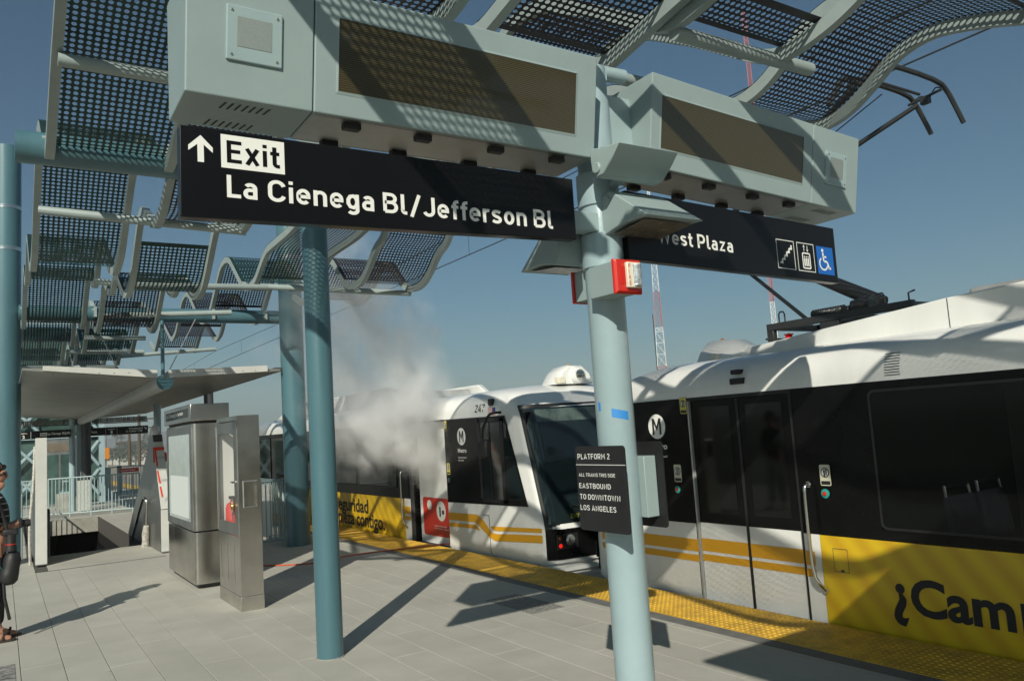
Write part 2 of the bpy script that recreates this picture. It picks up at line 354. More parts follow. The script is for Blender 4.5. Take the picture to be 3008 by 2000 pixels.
# platform body with the stair opening (x .64..2.25, y 16.3..25)
PIT = (.64, 2.25, 16.3, 25.0)
mb = MB()
for a, b in (((-7, -40), (5.58, PIT[2])), ((-7, PIT[2]), (PIT[0], PIT[3])), ((PIT[1], PIT[2]), (5.58, PIT[3])), ((-7, PIT[3]), (5.58, 120))):
    mb.box((a[0], a[1], -.40), (b[0], b[1], -.010))
struct(mb, 'platform', 'grout', smooth=False)
mb = MB(); mb.box((PIT[0] - .3, PIT[2] - .3, -4.6), (PIT[1] + .3, 44, -4.4)); mb.box((PIT[0] - .32, PIT[2] - .5, -4.4), (PIT[0] - .02, 44, -.402))
mb.box((PIT[1] + .02, PIT[2] - .5, -4.4), (PIT[1] + .3, 44, -.402)); mb.box((PIT[0] - .3, 44, -4.4), (PIT[1] + .3, 44.2, -.402)); mb.box((PIT[0] - .3, PIT[2] - .5, -4.4), (PIT[1] + .3, PIT[2] - .3, -.402))
struct(mb, 'stairwell', 'matblack', smooth=False)  # darkness of the unlit void put into the colour as matt black
mb = MB(); mb.box((PIT[0], PIT[3] - .02, -.398), (PIT[1], PIT[3] - .002, -.012)); struct(mb, 'stairwell_edge_beam', 'concrete', smooth=False)
mb = MB()
for k in range(18): mb.box((PIT[0] + .02, PIT[2] + .1 + k * .30, -.19 - k * .17 - .04), (PIT[1] - .02, PIT[2] + .1 + (k + 1) * .30, -.17 - k * .17))
struct(mb, 'stairs', 'steeldark', smooth=False)

def tile_mat():
    m = mat('grey paver', (.335, .325, .29), .8)
    n = m.node_tree.nodes; L = m.node_tree.links; b = n['Principled BSDF']
    g = n.new('ShaderNodeNewGeometry'); tc = n.new('ShaderNodeTexCoord')
    n1 = n.new('ShaderNodeTexNoise'); n1.inputs['Scale'].default_value = 1.1; n1.inputs['Detail'].default_value = 8; n1.inputs['Roughness'].default_value = .7; L.new(tc.outputs['Object'], n1.inputs[0])
    n2 = n.new('ShaderNodeTexNoise'); n2.inputs['Scale'].default_value = 90; n2.inputs['Detail'].default_value = 3; L.new(tc.outputs['Object'], n2.inputs[0])
    r1 = n.new('ShaderNodeMapRange'); r1.inputs['From Min'].default_value = .3; r1.inputs['From Max'].default_value = .7; r1.inputs['To Min'].default_value = .84; r1.inputs['To Max'].default_value = 1.08; L.new(n1.outputs['Fac'], r1.inputs[0])
    r2 = n.new('ShaderNodeMapRange'); r2.inputs['To Min'].default_value = .965; r2.inputs['To Max'].default_value = 1.03; L.new(g.outputs['Random Per Island'], r2.inputs[0])
    r3 = n.new('ShaderNodeMapRange'); r3.inputs['To Min'].default_value = .86; r3.inputs['To Max'].default_value = 1.14; L.new(n2.outputs['Fac'], r3.inputs[0])
    m1 = n.new('ShaderNodeMath'); m1.operation = 'MULTIPLY'; L.new(r1.outputs[0], m1.inputs[0]); L.new(r2.outputs[0], m1.inputs[1])
    m2 = n.new('ShaderNodeMath'); m2.operation = 'MULTIPLY'; L.new(m1.outputs[0], m2.inputs[0]); L.new(r3.outputs[0], m2.inputs[1])
    # dark scuffs and small spills
    n4 = n.new('ShaderNodeTexNoise'); n4.inputs['Scale'].default_value = 4.5; n4.inputs['Detail'].default_value = 9; n4.inputs['Roughness'].default_value = .8; L.new(tc.outputs['Object'], n4.inputs[0])
    r4 = n.new('ShaderNodeMapRange'); r4.inputs['From Min'].default_value = .62; r4.inputs['From Max'].default_value = .72; r4.inputs['To Min'].default_value = 1; r4.inputs['To Max'].default_value = .68; L.new(n4.outputs['Fac'], r4.inputs[0])
    m3 = n.new('ShaderNodeMath'); m3.operation = 'MULTIPLY'; L.new(m2.outputs[0], m3.inputs[0]); L.new(r4.outputs[0], m3.inputs[1])
    vo = n.new('ShaderNodeTexVoronoi'); vo.inputs['Scale'].default_value = 1.5; L.new(tc.outputs['Object'], vo.inputs['Vector'])
    r5 = n.new('ShaderNodeMapRange'); r5.inputs['From Min'].default_value = .018; r5.inputs['From Max'].default_value = .032; r5.inputs['To Min'].default_value = .62; r5.inputs['To Max'].default_value = 1; L.new(vo.outputs['Distance'], r5.inputs['Value'])
    m4 = n.new('ShaderNodeMath'); m4.operation = 'MULTIPLY'; L.new(m3.outputs[0], m4.inputs[0]); L.new(r5.outputs[0], m4.inputs[1]); m3 = m4
    mx = n.new('ShaderNodeVectorMath'); mx.operation = 'SCALE'; mx.inputs[0].default_value = (.405, .395, .35); L.new(m3.outputs[0], mx.inputs['Scale']); L.new(mx.outputs[0], b.inputs['Base Color'])
    bp = n.new('ShaderNodeBump'); bp.inputs['Strength'].default_value = .18; bp.inputs['Distance'].default_value = .004; L.new(n2.outputs['Fac'], bp.inputs['Height']); L.new(bp.outputs[0], b.inputs['Normal'])
    return m
M['tile'] = tile_mat()
mb = MB(); W = .3045; LEN = 1.83; g = .0022; c = .0022
ix0 = -12
for i in range(ix0, 16):
    x0 = .143 + i * W; x1 = min(x0 + W, 4.80)
    if x1 - x0 < .05: continue
    off = (i * 37 % 11) / 11 * LEN - LEN
    j = 0; y = -3 + off
    while y < 40:
        y1 = y + LEN
        segs = [(y, y1)]
        if x1 > PIT[0] and x0 < PIT[1]:
            segs = []
            if y < 14.25: segs.append((y, min(y1, 14.25)))
            if y1 > PIT[3]: segs.append((max(y, PIT[3] + .02), y1))
        if not (1.5 < x0 or y > 4 - 2 * x0 - 6): segs = []
        for a, bb in segs:
            if bb - a < .06: continue
            xs = (x0 + g, x0 + g + c, x1 - g - c, x1 - g); ys = (a + g * .55, a + g * .55 + c, bb - g * .55 - c, bb - g * .55)
            vs = [(xs[0], ys[0], -.012), (xs[3], ys[0], -.012), (xs[3], ys[3], -.012), (xs[0], ys[3], -.012),
                  (xs[0], ys[0], -c), (xs[3], ys[0], -c), (xs[3], ys[3], -c), (xs[0], ys[3], -c),
                  (xs[1], ys[1], 0), (xs[2], ys[1], 0), (xs[2], ys[2], 0), (xs[1], ys[2], 0)]
            mb.add(vs, [(8, 9, 10, 11)] + [(k, (k + 1) % 4, 4 + (k + 1) % 4, 4 + k) for k in range(4)] + [(4 + k, 4 + (k + 1) % 4, 8 + (k + 1) % 4, 8 + k) for k in range(4)])
        y = y1
struct(mb, 'platform_paving', 'tile', smooth=False)
mb = MB(); mb.box((PIT[0] - .02, 14.27, -.011), (PIT[1] + .02, 16.3, .004)); struct(mb, 'stair_landing', 'tile', smooth=False)
mb = MB(); mb.box((PIT[0] - .02, 14.22, -.011), (PIT[1] + .02, 14.265, .006)); struct(mb, 'landing_nosing', 'kerb', smooth=False)
mb = MB(); mb.box((4.80, -6, -.012), (4.945, 60, -.001)); struct(mb, 'platform_edge_band', 'kerb', smooth=False)
# raised truncated domes on the warning strip
mb = MB(); mb.box((4.947, -6, -.012), (5.60, 60, .004))
y = 1.2; r = 0
while y < 24:
    for k in range(12):
        x = 4.975 + k * .0545 + (.0 if r % 2 else .0)
        n = 6 if y < 12 else 4
        lo_ = [(x + .014 * math.cos(2 * math.pi * q / n + .5), y + .014 * math.sin(2 * math.pi * q / n + .5), .004) for q in range(n)]
        hi_ = [(x + .008 * math.cos(2 * math.pi * q / n + .5), y + .008 * math.sin(2 * math.pi * q / n + .5), .0105) for q in range(n)]
        mb.add(lo_ + hi_, [(q, (q + 1) % n, n + (q + 1) % n, n + q) for q in range(n)] + [tuple(range(n, 2 * n))])
    y += .0545; r += 1
struct(mb, 'tactile_warning_strip', 'tactile', smooth=False)
# lettered floor grate at the left corner
mb = MB(); mb.box((-.42, 7.55, -.005), (.105, 8.25, .004))
gt = mb.build('floor_grate', mat('etched dark plate', (.27, .265, .25), .7, 0, .9, 14, var2=(.05, .05, .048)), smooth=False); tag(gt, 'dark etched metal plate let into the paving at the left', 'floor plate')
mb = MB(); mb.box((4.14, 6.35, -.004), (4.52, 7.2, .0035))
gt = mb.build('access_cover', mat('cast grey cover', (.25, .245, .225), .75, 0, .55, 30), smooth=False); tag(gt, 'flat grey access cover set in the paving inside the sign shadow', 'floor cover')

# ================================================================== CANOPY
CAN = thing('platform_canopy', 'wavy perforated metal canopy on aqua ribs above the platform', 'canopy', (2.2, 6.42, 3.95))
RIBS = {
 'A2': (0.287, 1.09, [(-9.4, 4.0), (-8.4, 4.5), (-7.9, 4.5), (-6.9, 4.0), (-6.4, 4.0), (-5.2, 4.5), (-4.7, 4.5), (-3.6, 4.0), (-3.1, 4.0), (-2.2, 4.5), (-1.7, 4.45), (-1.0, 4.1)], [(-9.2, -6.7), (-6.2, -3.4), (-3.0, -1.9)]),
 'A': (0.287, 1.09, [(1.36, 4.42), (2.4, 4.45), (3.4, 4.47), (4.0, 4.5), (4.9, 4.48), (5.7, 4.2), (6.2, 3.95), (6.4, 3.9), (6.6, 3.95), (7.6, 4.55), (8.0, 4.62), (8.5, 4.42), (8.9, 4.15), (9.35, 3.84), (9.8, 3.76), (10.15, 3.82), (11.2, 4.42), (11.5, 4.45), (11.9, 4.1), (12.15, 4.02), (12.4, 4.1), (12.9, 4.4), (13.3, 4.3), (14.0, 3.8), (14.35, 3.74), (14.7, 3.85), (15.5, 4.25), (15.9, 4.1), (16.3, 3.75), (16.6, 3.72), (17.8, 4.2), (18.3, 4.1), (19.5, 3.7), (20.2, 3.75), (21.4, 4.2), (22.6, 3.8), (23.4, 4.0)], [(1.40, 3.3), (3.4, 7.75), (7.85, 9.75), (10.1, 11.3), (11.4, 12.9), (13.0, 15.5), (15.6, 17.7), (17.9, 20.7), (20.8, 23.4)]),
 'B': (1.26, 2.05, [(3.15, 4.12), (3.45, 4.02), (3.7, 4.0), (4.0, 4.05), (5.6, 4.5), (6.1, 4.6), (6.9, 4.35), (7.4, 4.1), (7.75, 3.92), (8.05, 3.88), (8.3, 3.94), (8.95, 4.26), (9.2, 4.18), (9.5, 3.93), (9.85, 3.66), (10.2, 3.57), (10.5, 3.62), (11.1, 3.98), (11.45, 3.98), (11.8, 3.87), (12.05, 3.92), (12.65, 4.2), (12.95, 4.0), (13.4, 3.69), (13.8, 3.62), (14.1, 3.7), (14.8, 4.25), (15.1, 4.2), (15.6, 3.85), (16.2, 3.56), (16.5, 3.6), (17.4, 4.15), (17.8, 3.95), (18.3, 3.56), (18.7, 3.6), (19.8, 4.1), (20.2, 4.1), (21.4, 3.7), (23, 4.1)], [(3.18, 4.6), (4.8, 8.2), (9.42, 10.9), (11.0, 12.5), (12.75, 14.6), (14.9, 17.3), (17.5, 20), (20.2, 23)]),
 'B2': (1.26, 2.05, [(-9, 4.3), (-8.2, 4.55), (-7.8, 4.55), (-6.6, 3.95), (-6.2, 3.95), (-5, 4.5), (-4.6, 4.5), (-3.3, 3.9), (-2.9, 3.9), (-1.8, 4.45), (-1.4, 4.45), (-0.2, 3.95), (0.2, 3.95), (0.9, 4.2), (1.4, 4.35)], [(-9, -6.4), (-6.0, -3.0), (-2.7, 1.36)]),
 'C': (2.397, 3.36, [(-10.528, 4.271), (-9.408, 4.831), (-8.848, 4.831), (-6.72, 4.831), (-6.048, 4.719), (-4.704, 4.159), (-4.256, 4.159), (-2.688, 4.775), (-2.128, 4.775), (-0.784, 4.215), (-0.224, 4.215), (1.008, 4.607), (1.568, 4.607), (2.576, 4.249), (3.136, 4.182), (3.528, 4.114), (3.864, 4.058), (4.592, 4.439), (5.04, 4.495), (5.824, 4.159), (6.272, 4.159), (7.28, 4.663)], [(-10.304, -6.944), (-6.72, -2.576), (-2.24, 0.672), (3.203, 3.83), (4.2, 7.28)]),
 'Dn': (3.438, 4.435, [(-10.528, 4.271), (-9.408, 4.831), (-8.848, 4.831), (-6.72, 4.271), (-5.264, 4.831), (-4.704, 4.831), (-3.36, 4.215), (-2.912, 4.215), (-1.344, 4.831), (-0.784, 4.831), (0.56, 4.271), (1.344, 4.607), (1.792, 4.663), (2.464, 4.327), (2.856, 4.159), (3.248, 4.092), (3.472, 4.182), (4.032, 4.562), (4.592, 4.887), (5.04, 4.943), (6.272, 4.271)], [(-10.304, -6.944), (-6.72, -3.024), (-2.8, 0.616), (2.912, 3.282), (3.528, 6.16)]),
 'D': (3.07, 3.96, [(8.3, 4.75), (9.2, 4.42), (9.75, 4.36), (10.3, 4.35), (10.75, 4.34), (11.05, 4.2), (11.35, 4.03), (11.75, 3.99), (12.05, 4.07), (12.85, 4.66), (13.15, 4.7), (13.45, 4.65), (13.9, 4.33), (14.3, 4.04), (14.75, 3.93), (15.1, 3.98), (16.1, 4.65), (16.4, 4.72), (16.8, 4.65), (17.5, 4.1), (18.0, 4.0), (19, 4.5), (19.4, 4.5), (20.3, 4.0), (21, 4.3)], [(8.4, 11.4), (12.1, 13.05), (13.2, 14.25), (15.2, 17.4), (18.1, 20.2)]),
 'En': (4.81, 5.883, [(-10.844, 4.347), (-9.69, 4.924), (-9.113, 4.924), (-6.922, 4.808), (-6.345, 4.808), (-4.96, 4.232), (-4.499, 4.232), (-2.999, 4.866), (-2.423, 4.866), (-1.038, 4.289), (-0.461, 4.289), (0.577, 4.635), (1.038, 4.578), (1.846, 4.289), (2.25, 4.232), (2.596, 4.371), (2.999, 4.486), (3.288, 4.44), (3.483, 4.301), (3.749, 4.14), (4.038, 4.094), (4.499, 4.289), (5.422, 4.808), (5.883, 4.808), (6.576, 4.462)], [(-10.613, -7.152), (-6.922, -2.769), (-2.653, 0.808), (0.692, 2.307), (2.33, 4.499), (4.614, 6.46)]),
 'E': (4.17, 5.1, [(7.9, 5.0), (8.7, 4.72), (9.2, 4.42), (9.35, 4.25), (9.6, 4.18), (9.85, 3.98), (10.1, 3.84), (10.4, 3.82), (10.7, 3.88), (11.2, 4.36), (11.5, 4.4), (12.2, 4.0), (12.7, 3.95), (13.3, 4.2)], [(8.0, 10.6), (10.75, 12.6)]),
}
def ztab(prof, y):
    for (a, za), (b, zb) in zip(prof[:-1], prof[1:]):
        if a <= y <= b: return za + (zb - za) * (y - a) / (b - a)
    return prof[0][1] if y < prof[0][0] else prof[-1][1]
def rib_mesh(x, prof):
    hw, hd = .031, .046; rings = []
    for i, (y, z) in enumerate(prof):
        a = prof[max(0, i - 1)]; b = prof[min(len(prof) - 1, i + 1)]
        t = Vector((b[0] - a[0], b[1] - a[1])).normalized(); n = Vector((-t.y, t.x))
        rings.append([(x + sx * hw, y + n.x * sz * hd, z + n.y * sz * hd) for sx, sz in ((-1, -1), (1, -1), (1, 1), (-1, 1))])
    return MB().loft(rings)
def sheet(x0, x1, prof, ya, yb, off=.052):
    pts = [(y, z) for y, z in prof if ya < y < yb]
    pts = [(ya, ztab(prof, ya))] + pts + [(yb, ztab(prof, yb))]
    P = []; s = 0; S = []
    for i, (y, z) in enumerate(pts):
        a = pts[max(0, i - 1)]; b = pts[min(len(pts) - 1, i + 1)]
        t = Vector((b[0] - a[0], b[1] - a[1])).normalized(); P.append((y - t.y * off, z + t.x * off))
        if i: s += math.hypot(P[i][0] - P[i - 1][0], P[i][1] - P[i - 1][1])
        S.append(s)
    us = [(0, 0), (.055, 0), (.055, 1), (x1 - x0 - .055, 1), (x1 - x0 - .055, 0), (x1 - x0, 0)]
    rows = [(P[0], S[0], 0)]
    def lerp_at(d):
        for i in range(1, len(S)):
            if S[i] >= d: k = (d - S[i - 1]) / max(1e-6, S[i] - S[i - 1]); return (P[i - 1][0] + (P[i][0] - P[i - 1][0]) * k, P[i - 1][1] + (P[i][1] - P[i - 1][1]) * k)
        return P[-1]
    e = .06; a = lerp_at(e); b = lerp_at(s - e)
    rows += [(a, e, 0), (a, e, 1)] + [(P[i], S[i], 1) for i in range(1, len(P) - 1) if e < S[i] < s - e] + [(b, s - e, 1), (b, s - e, 0), (P[-1], S[-1], 0)]
    vs = []; uv = []; ed = []
    for (p, d, k) in rows:
        for u, ku in us: vs.append((x0 + u, p[0], p[1])); uv.append((u, d)); ed.append(1. if (k and ku) else 0.)
    n = len(us); fs = []
    for i in range(len(rows) - 1):
        if rows[i][1] == rows[i + 1][1]: continue
        for k in range(n - 1):
            if us[k][0] == us[k + 1][0]: continue
            fs.append((i * n + k, i * n + k + 1, (i + 1) * n + k + 1, (i + 1) * n + k))
    return vs, fs, uv, ed
def rounded(pts, d=.15):
    out = [pts[0]]
    for a, p, b in zip(pts[:-2], pts[1:-1], pts[2:]):
        la = math.hypot(a[0] - p[0], a[1] - p[1]); lb = math.hypot(b[0] - p[0], b[1] - p[1]); ka = min(d, .47 * la) / la; kb = min(d, .47 * lb) / lb
        q = (p[0] + (a[0] - p[0]) * ka, p[1] + (a[1] - p[1]) * ka); r = (p[0] + (b[0] - p[0]) * kb, p[1] + (b[1] - p[1]) * kb)
        for t in (0, .25, .5, .75, 1): out.append(tuple(q[i] * (1 - t) ** 2 + 2 * p[i] * t * (1 - t) + r[i] * t * t for i in (0, 1)))
    out.append(pts[-1]); return out
random.seed(3)
for key, (x0, x1, prof, spans) in RIBS.items():
    sp = rounded(prof)
    for x in (x0, x1): rib_mesh(x, sp).build('rib', 'rib', CAN, ang=25)
    for q, (ya, yb) in enumerate(spans):
        vs, fs, uv, ed = sheet(x0 - .03, x1 + .03, sp, ya, yb)
        me = bpy.data.meshes.new('perforated_panel'); me.from_pydata(vs, [], fs); me.update()
        ul = me.uv_layers.new(name='UVMap')
        for lp in me.loops: ul.data[lp.index].uv = uv[lp.vertex_index]
        at = me.attributes.new('edge', 'FLOAT', 'FACE')
        for p in me.polygons: at.data[p.index].value = 1. if all(ed[i] > .5 for i in p.vertices) else 0.
        me.materials.append(M['perfgreen'] if key == 'A' or random.random() < .4 else M['perf'])
        me.polygons.foreach_set('use_smooth', [True] * len(me.polygons)); me.set_sharp_from_angle(angle=R_(60))
        o = bpy.data.objects.new('perforated_panel', me); COL.objects.link(o); o.parent = CAN; o.matrix_parent_inverse = Matrix.Translation(-Vector(CAN.location))
# purlins: pipes across the ribbons
def purlin(p, q, r=.043): MB().tube([p, q], r, 12).build('purlin', 'rib', CAN)
purlin((.29, 5.45, 4.19), (2.05, 5.45, 4.19)); purlin((.29, 8.42, 4.02), (2.08, 8.02, 3.86))
purlin((1.05, 11.7, 4.0), (1.28, 11.7, 3.98)); purlin((1.26, 10.55, 3.74), (3.1, 10.95, 3.86)); purlin((3.05, 11.1, 3.9), (5.15, 10.65, 3.80))
purlin((1.26, 13.45, 3.80), (3.15, 13.2, 3.86)); purlin((1.22, 15.6, 3.74), (2.2, 15.6, 3.74)); purlin((1.0, 16.6, 3.6), (2.3, 16.6, 3.6))
purlin((3.44, 3.28, 4.05), (4.80, 3.32, 4.10), .046); purlin((.29, 19.6, 3.62), (2.2, 19.6, 3.6)); purlin((2.1, 18.3, 3.7), (4.0, 18.3, 3.85)); purlin((2.40, 3.87, 4.02), (3.72, 3.87, 4.02), .042)
purlin((.29, -.7, 4.0), (5.1, -.7, 3.98)); purlin((.29, -4.3, 4.0), (5.1, -4.3, 3.95))
for y0, xa, xb, zz in ((6.52, .075, 4.42, 3.965), (14.25, .22, 4.33, 3.955), (-2.5, .1, 4.4, 4.0)):
    m_ = MB(); m_.tube([(xa, y0, zz), (xb, y0, zz)], .118, 28); m_.build('crossbeam', 'blue', CAN)
    m_ = MB()
    for x in (.287, 1.09, 1.26, 2.05, 3.07, 3.96):
        m_.box((x - .02, y0 - .16, zz - .07), (x + .02, y0 - .03, zz + .1))
        for dz in (-.02, .05):
            m_.lathe([(.0, -.028), (.016, -.028), (.016, .0), (0, 0)], (x - .02, y0 - .1, zz + dz), 'X', 8)
    m_.build('beam_clip', 'rib', CAN)
m_ = MB(); m_.prism([(1.12, 2.96), (2.2, 2.86), (3.95, 2.95), (3.95, 3.0), (1.12, 3.0)], XZ, -11, .72); m_.build('unseen_shadow_roof', 'galv', CAN, smooth=False)  # unseen low roof behind the camera, added for its shadow, separate from the wavy canopy
# wire stays on the canopy
m_ = MB(); m_.tube([(2.75, 14.0, 3.86), (2.42, 14.6, 3.05)], .008, 6); m_.tube([(1.3, 13.9, 3.6), (1.66, 14.6, 3.0)], .007, 6); m_.build('wire_stay', 'galv', CAN)

def post(name, x, y, r, z1, m, label, cat='column', rings=(), cap=True, group=None, z0=0):
    t = thing(name, label, cat, (x, y, z0), group)
    m_ = MB(); m_.lathe([(0, z0), (r, z0), (r, z1), (r * .9, z1 + .012), (0, z1 + .012)], (x, y, 0), 'Z', 40); m_.build('shaft', m, t, ang=30)
    if rings:
        for z in rings: MB().lathe([(r, z - .03), (r + .006, z - .03), (r + .006, z - .012), (r + .001, z - .01), (r + .001, z + .01), (r + .006, z + .012), (r + .006, z + .03), (r, z + .03)], (x, y, 0), 'Z', 40).build('band', 'chrome', t, ang=30)
    return t
t = post('canopy_post', 2.225, 6.40, .105, 3.84, 'blue', 'slim teal post standing in the middle of the platform before the smoke')
MB().lathe([(0, 0), (.112, 0), (.112, .006), (.105, .008)], (2.225, 6.40, 0), 'Z', 40).build('base_ring', 'concrete', t)
post('tall_column', .066, 15.75, .217, 7.06, 'blue', 'thick teal column with two bright bands at the far left edge', rings=(5.98, 5.26))
post('tall_column', 4.17, 13.35, .195, 6.6, 'blue', 'thick teal column beside the platform edge railing', rings=(5.5, 4.85))
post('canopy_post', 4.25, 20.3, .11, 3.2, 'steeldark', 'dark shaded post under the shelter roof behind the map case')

# ================================================================== TRAINS
XS = 5.66                                   # the side of the cars
# SIDE: text plane on the car side: u runs towards the camera
def yface(z):
    if z < .02: return 8.21 + (-.02 - z) * .05 if z < -.02 else 8.21
    if z < .45: return 8.18
    if z < 1.98: return 8.18 + (z - .45) * .285
    return 8.616 + (z - 1.98) * 1.2 + max(0, z - 2.12) ** 2 * 14
def roof_x(z):
    T = [(1.89, 5.66), (2.0, 5.668), (2.08, 5.692), (2.16, 5.745), (2.225, 5.86), (2.265, 6.05), (2.29, 6.35), (2.305, 6.8)]
    for (a, xa), (b, xb) in zip(T[:-1], T[1:]):
        if a <= z <= b: return xa + (xb - xa) * (z - a) / (b - a)
    return T[0][1] if z < 1.89 else 6.8
def outline(z, yr, my, off=0., x0=None, r=.2):
    """plan outline of a car end at height z, from the rear of the near side round the nose"""
    x = (XS if x0 is None else x0) - off; yf = yface(z) - off; L_ = [(x, yr), (x, (yr + yf + r) / 2), (x, yf + r)]
    n = 7
    for k in range(1, n + 1):
        a = math.pi / 2 * k / n; L_.append((x + (r + .04) * (1 - math.cos(a)), yf + r * (1 - math.sin(a))))
    for t in (.3, .65, 1.): xx = x + r + .04; L_.append((xx + (6.985 - xx) * t, yf - .07 * math.sin(t * math.pi / 2)))
    full = L_ + [(13.97 - a, b) for a, b in L_[-2::-1]]
    return [(a, my(b), z) for a, b in full]
def light_rail_car(label, my, side_panels, rear, nose_rear, lit):
    t = thing('light_rail_car', label, 'train', (6.985, my(8.2), 0), 'light rail cars standing at the platform')
    lo_, hi_ = sorted((my(nose_rear), my(rear)))
    # dark inner core behind the outside panels
    m_ = MB()
    for a, b in side_panels['core']: m_.box((5.705, a, -.75), (8.265, b, 1.9))
    m_.build('core', 'trainblack', t, smooth=False)
    zs = [-.55, -.3, -.1, -.06, -.02, .02, .08, .25, .45, .7, 1.0, 1.3, 1.6, 1.9]
    m_ = MB(); m_.loft([outline(z, nose_rear, my, (-.02 if z in (-.1, -.02) else 0)) for z in zs], cap=False, closed=False); nose = m_.build('nose_shell', 'trainwhite', t, ang=50)
    # windscreen and black apron wrap the front
    def wrap(za, zb, off, k0, nz, name, m, par, mi=0):
        q = MB(); q.loft([outline(za + (zb - za) * i / nz, nose_rear, my, off)[k0:len(outline(0, nose_rear, my)) - k0] for i in range(nz + 1)], cap=False, closed=False)
        return q.build(name, m, par, ang=60)
    fr = wrap(.06, 2.0, .006, 4, 12, 'windscreen_surround', 'matblack', t)
    ws = wrap(.50, 1.955, .012, 5, 12, 'windscreen', 'cabglass', t)
    wrap(.075, .43, .012, 4, 4, 'front_apron', 'trainblack', t)
    # roof
    zr = [1.9, 1.95, 2.0, 2.04, 2.08, 2.12, 2.16, 2.195, 2.225, 2.245, 2.265, 2.28, 2.29, 2.305]
    m_ = MB(); rg = [outline(z, rear, my, 0, roof_x(z), .25) for z in zr]; m_.loft(rg, cap=False, closed=False)
    o_ = rg[-1]; m_.add(o_, [tuple(range(len(o_)))]); rf = m_.build('roof', 'trainwhite', t, ang=40)
    # bumper slats
    m_ = MB()
    for z in (-.24, -.16, -.09): m_.loft([outline(zz, 8.75, my, .014)[2:-2] for zz in (z, z + .03)], cap=False, closed=False)
    m_.build('bumper_slat', 'trainwhite', t)
    # destination display behind the glass top
    m_ = MB(); m_.box((5.95, my(8.60) - .004, 1.76), (8.0, my(8.60) + .004, 1.93)) if False else None
    q = MB(); q.loft([outline(z, nose_rear, my, .0135)[8:-8] for z in (1.765, 1.85, 1.93)], cap=False, closed=False); q.build('destination_display', mat('display strip', (.07, .10, .09), .15, 0, .5, 6, spec=.8), t)
    # headlamps
    for xx in (5.90, 8.07):
        y = my(8.155); s = 1 if my(0) < my(1) else -1
        m_ = MB(); m_.box((xx - .15, y - .012, .19), (xx + .17, y + .012, .37)); hl = m_.build('headlamp', 'matblack', t, bevel=.004)
        MB().lathe([(0, -.03), (.045, -.028), (.066, -.012), (.07, .0), (0, 0)], (xx + .05, y - s * .012 if s > 0 else y + .012, .29), 'Y', 20).build('lens', 'lamp', hl)
        if lit:
            rl = mat('lit marker lamp', (.6, .01, .01), .3); rl.node_tree.nodes['Principled BSDF'].inputs['Emission Color'].default_value = (1, .02, .01, 1); rl.node_tree.nodes['Principled BSDF'].inputs['Emission Strength'].default_value = .7
            MB().lathe([(0, -.012), (.02, -.010), (.026, 0), (0, 0)], (xx - .105, y - .012, .235), 'Y', 14).build('marker_lamp', rl, hl)
            MB().lathe([(0, -.008), (.02, -.006), (.026, 0), (0, 0)], (xx - .105, y - .012, .325), 'Y', 14).build('marker_lamp', mat('amber lamp', (.3, .06, .01), .2), hl)
    # roof headlight pod
    yc = my(9.25); s = 1 if my(0) < my(1) else -1
    m_ = MB(); P = [(-.34, 2.28), (.36, 2.28), (.30, 2.44), (.16, 2.55), (-.10, 2.55), (-.22, 2.46)]
    m_.loft([[(6.92 + u * sc, yc + s * dy, 2.28 + (v - 2.28) * sc) for u, v in P] for dy, sc in ((-.14, .93), (-.08, 1.), (.22, .95), (.42, .6))]); pod = m_.build('roof_lamp_pod', 'trainwhite', t, bevel=.012)
    MB().lathe([(.0, -.07), (.07, -.075), (.105, -.06), (.125, -.02), (.125, .04), (.0, .04)] if s > 0 else [(.0, -.04), (.125, -.04), (.125, .02), (.105, .06), (.07, .075), (0, .07)], (6.97, yc - s * .15, 2.405), 'Y', 24).build('lamp_ring', 'trainwhite', pod)
    MB().lathe([(.0, -.03), (.05, -.022), (.078, .0), (0, 0)] if s > 0 else [(0, 0), (.078, 0), (.05, .022), (0, .03)], (6.97, yc - s * .225, 2.405), 'Y', 24).build('lens', 'lamp', pod)
    MB().box((6.60, yc - .2, 2.29), (6.72, yc - .09, 2.38)).build('horn_box', 'cream', pod, bevel=.01)
    MB().lathe([(0, 0), (.018, 0), (.018, .02), (0, .03)], (6.93, yc, 2.55), 'Z', 12).build('beacon', 'orange', pod)
    return t
def panel(par, name, m, y0, y1, z0, z1, x=XS, th=.045, bevel=.0):
    return MB().box((x, min(y0, y1), z0), (x + th, max(y0, y1), z1)).build(name, m, par, smooth=False, bevel=bevel)
def side_poly(par, name, m, poly, x): return flat(MB(), [(-y, z) for y, z in poly], SIDE, x).build(name, m, par, smooth=False)
def logo(par, y, z, r, x):
    m_ = MB(); disc(m_, -y, z, r, SIDE, x, 0, n=40)
    a, b = r * .52, r * .66; q = a * .42
    flat(m_, [(-y - a, z - b), (-y - a + q, z - b), (-y - a + q, z + b * .35), (-y, z - b * .55), (-y + a - q, z + b * .35), (-y + a - q, z - b), (-y + a, z - b), (-y + a, z + b), (-y + a - q * 1.15, z + b), (-y, z + b * .02), (-y - a + q * 1.15, z + b), (-y - a, z + b)], SIDE, x - .002, 1)
    m_.build('metro_logo', ['white', 'matblack'], par, smooth=False); m_ = MB()
    put_text(m_, 'Metro', (-y - r * 1.0, z - r * 1.86, -y + r * 1.05, z - r * 1.36), SIDE, x - .001, .03)
    put_text(m_, 'Welcome Aboard', (-y - r * .98, z - r * 2.5, -y + r * .95, z - r * 2.33), SIDE, x - .001, .02)
    put_text(m_, 'Bienvenidos', (-y - r * .98, z - r * 2.82, -y + r * .35, z - r * 2.66), SIDE, x - .001, .02)
    m_.build('lettering', 'white', par, smooth=False)
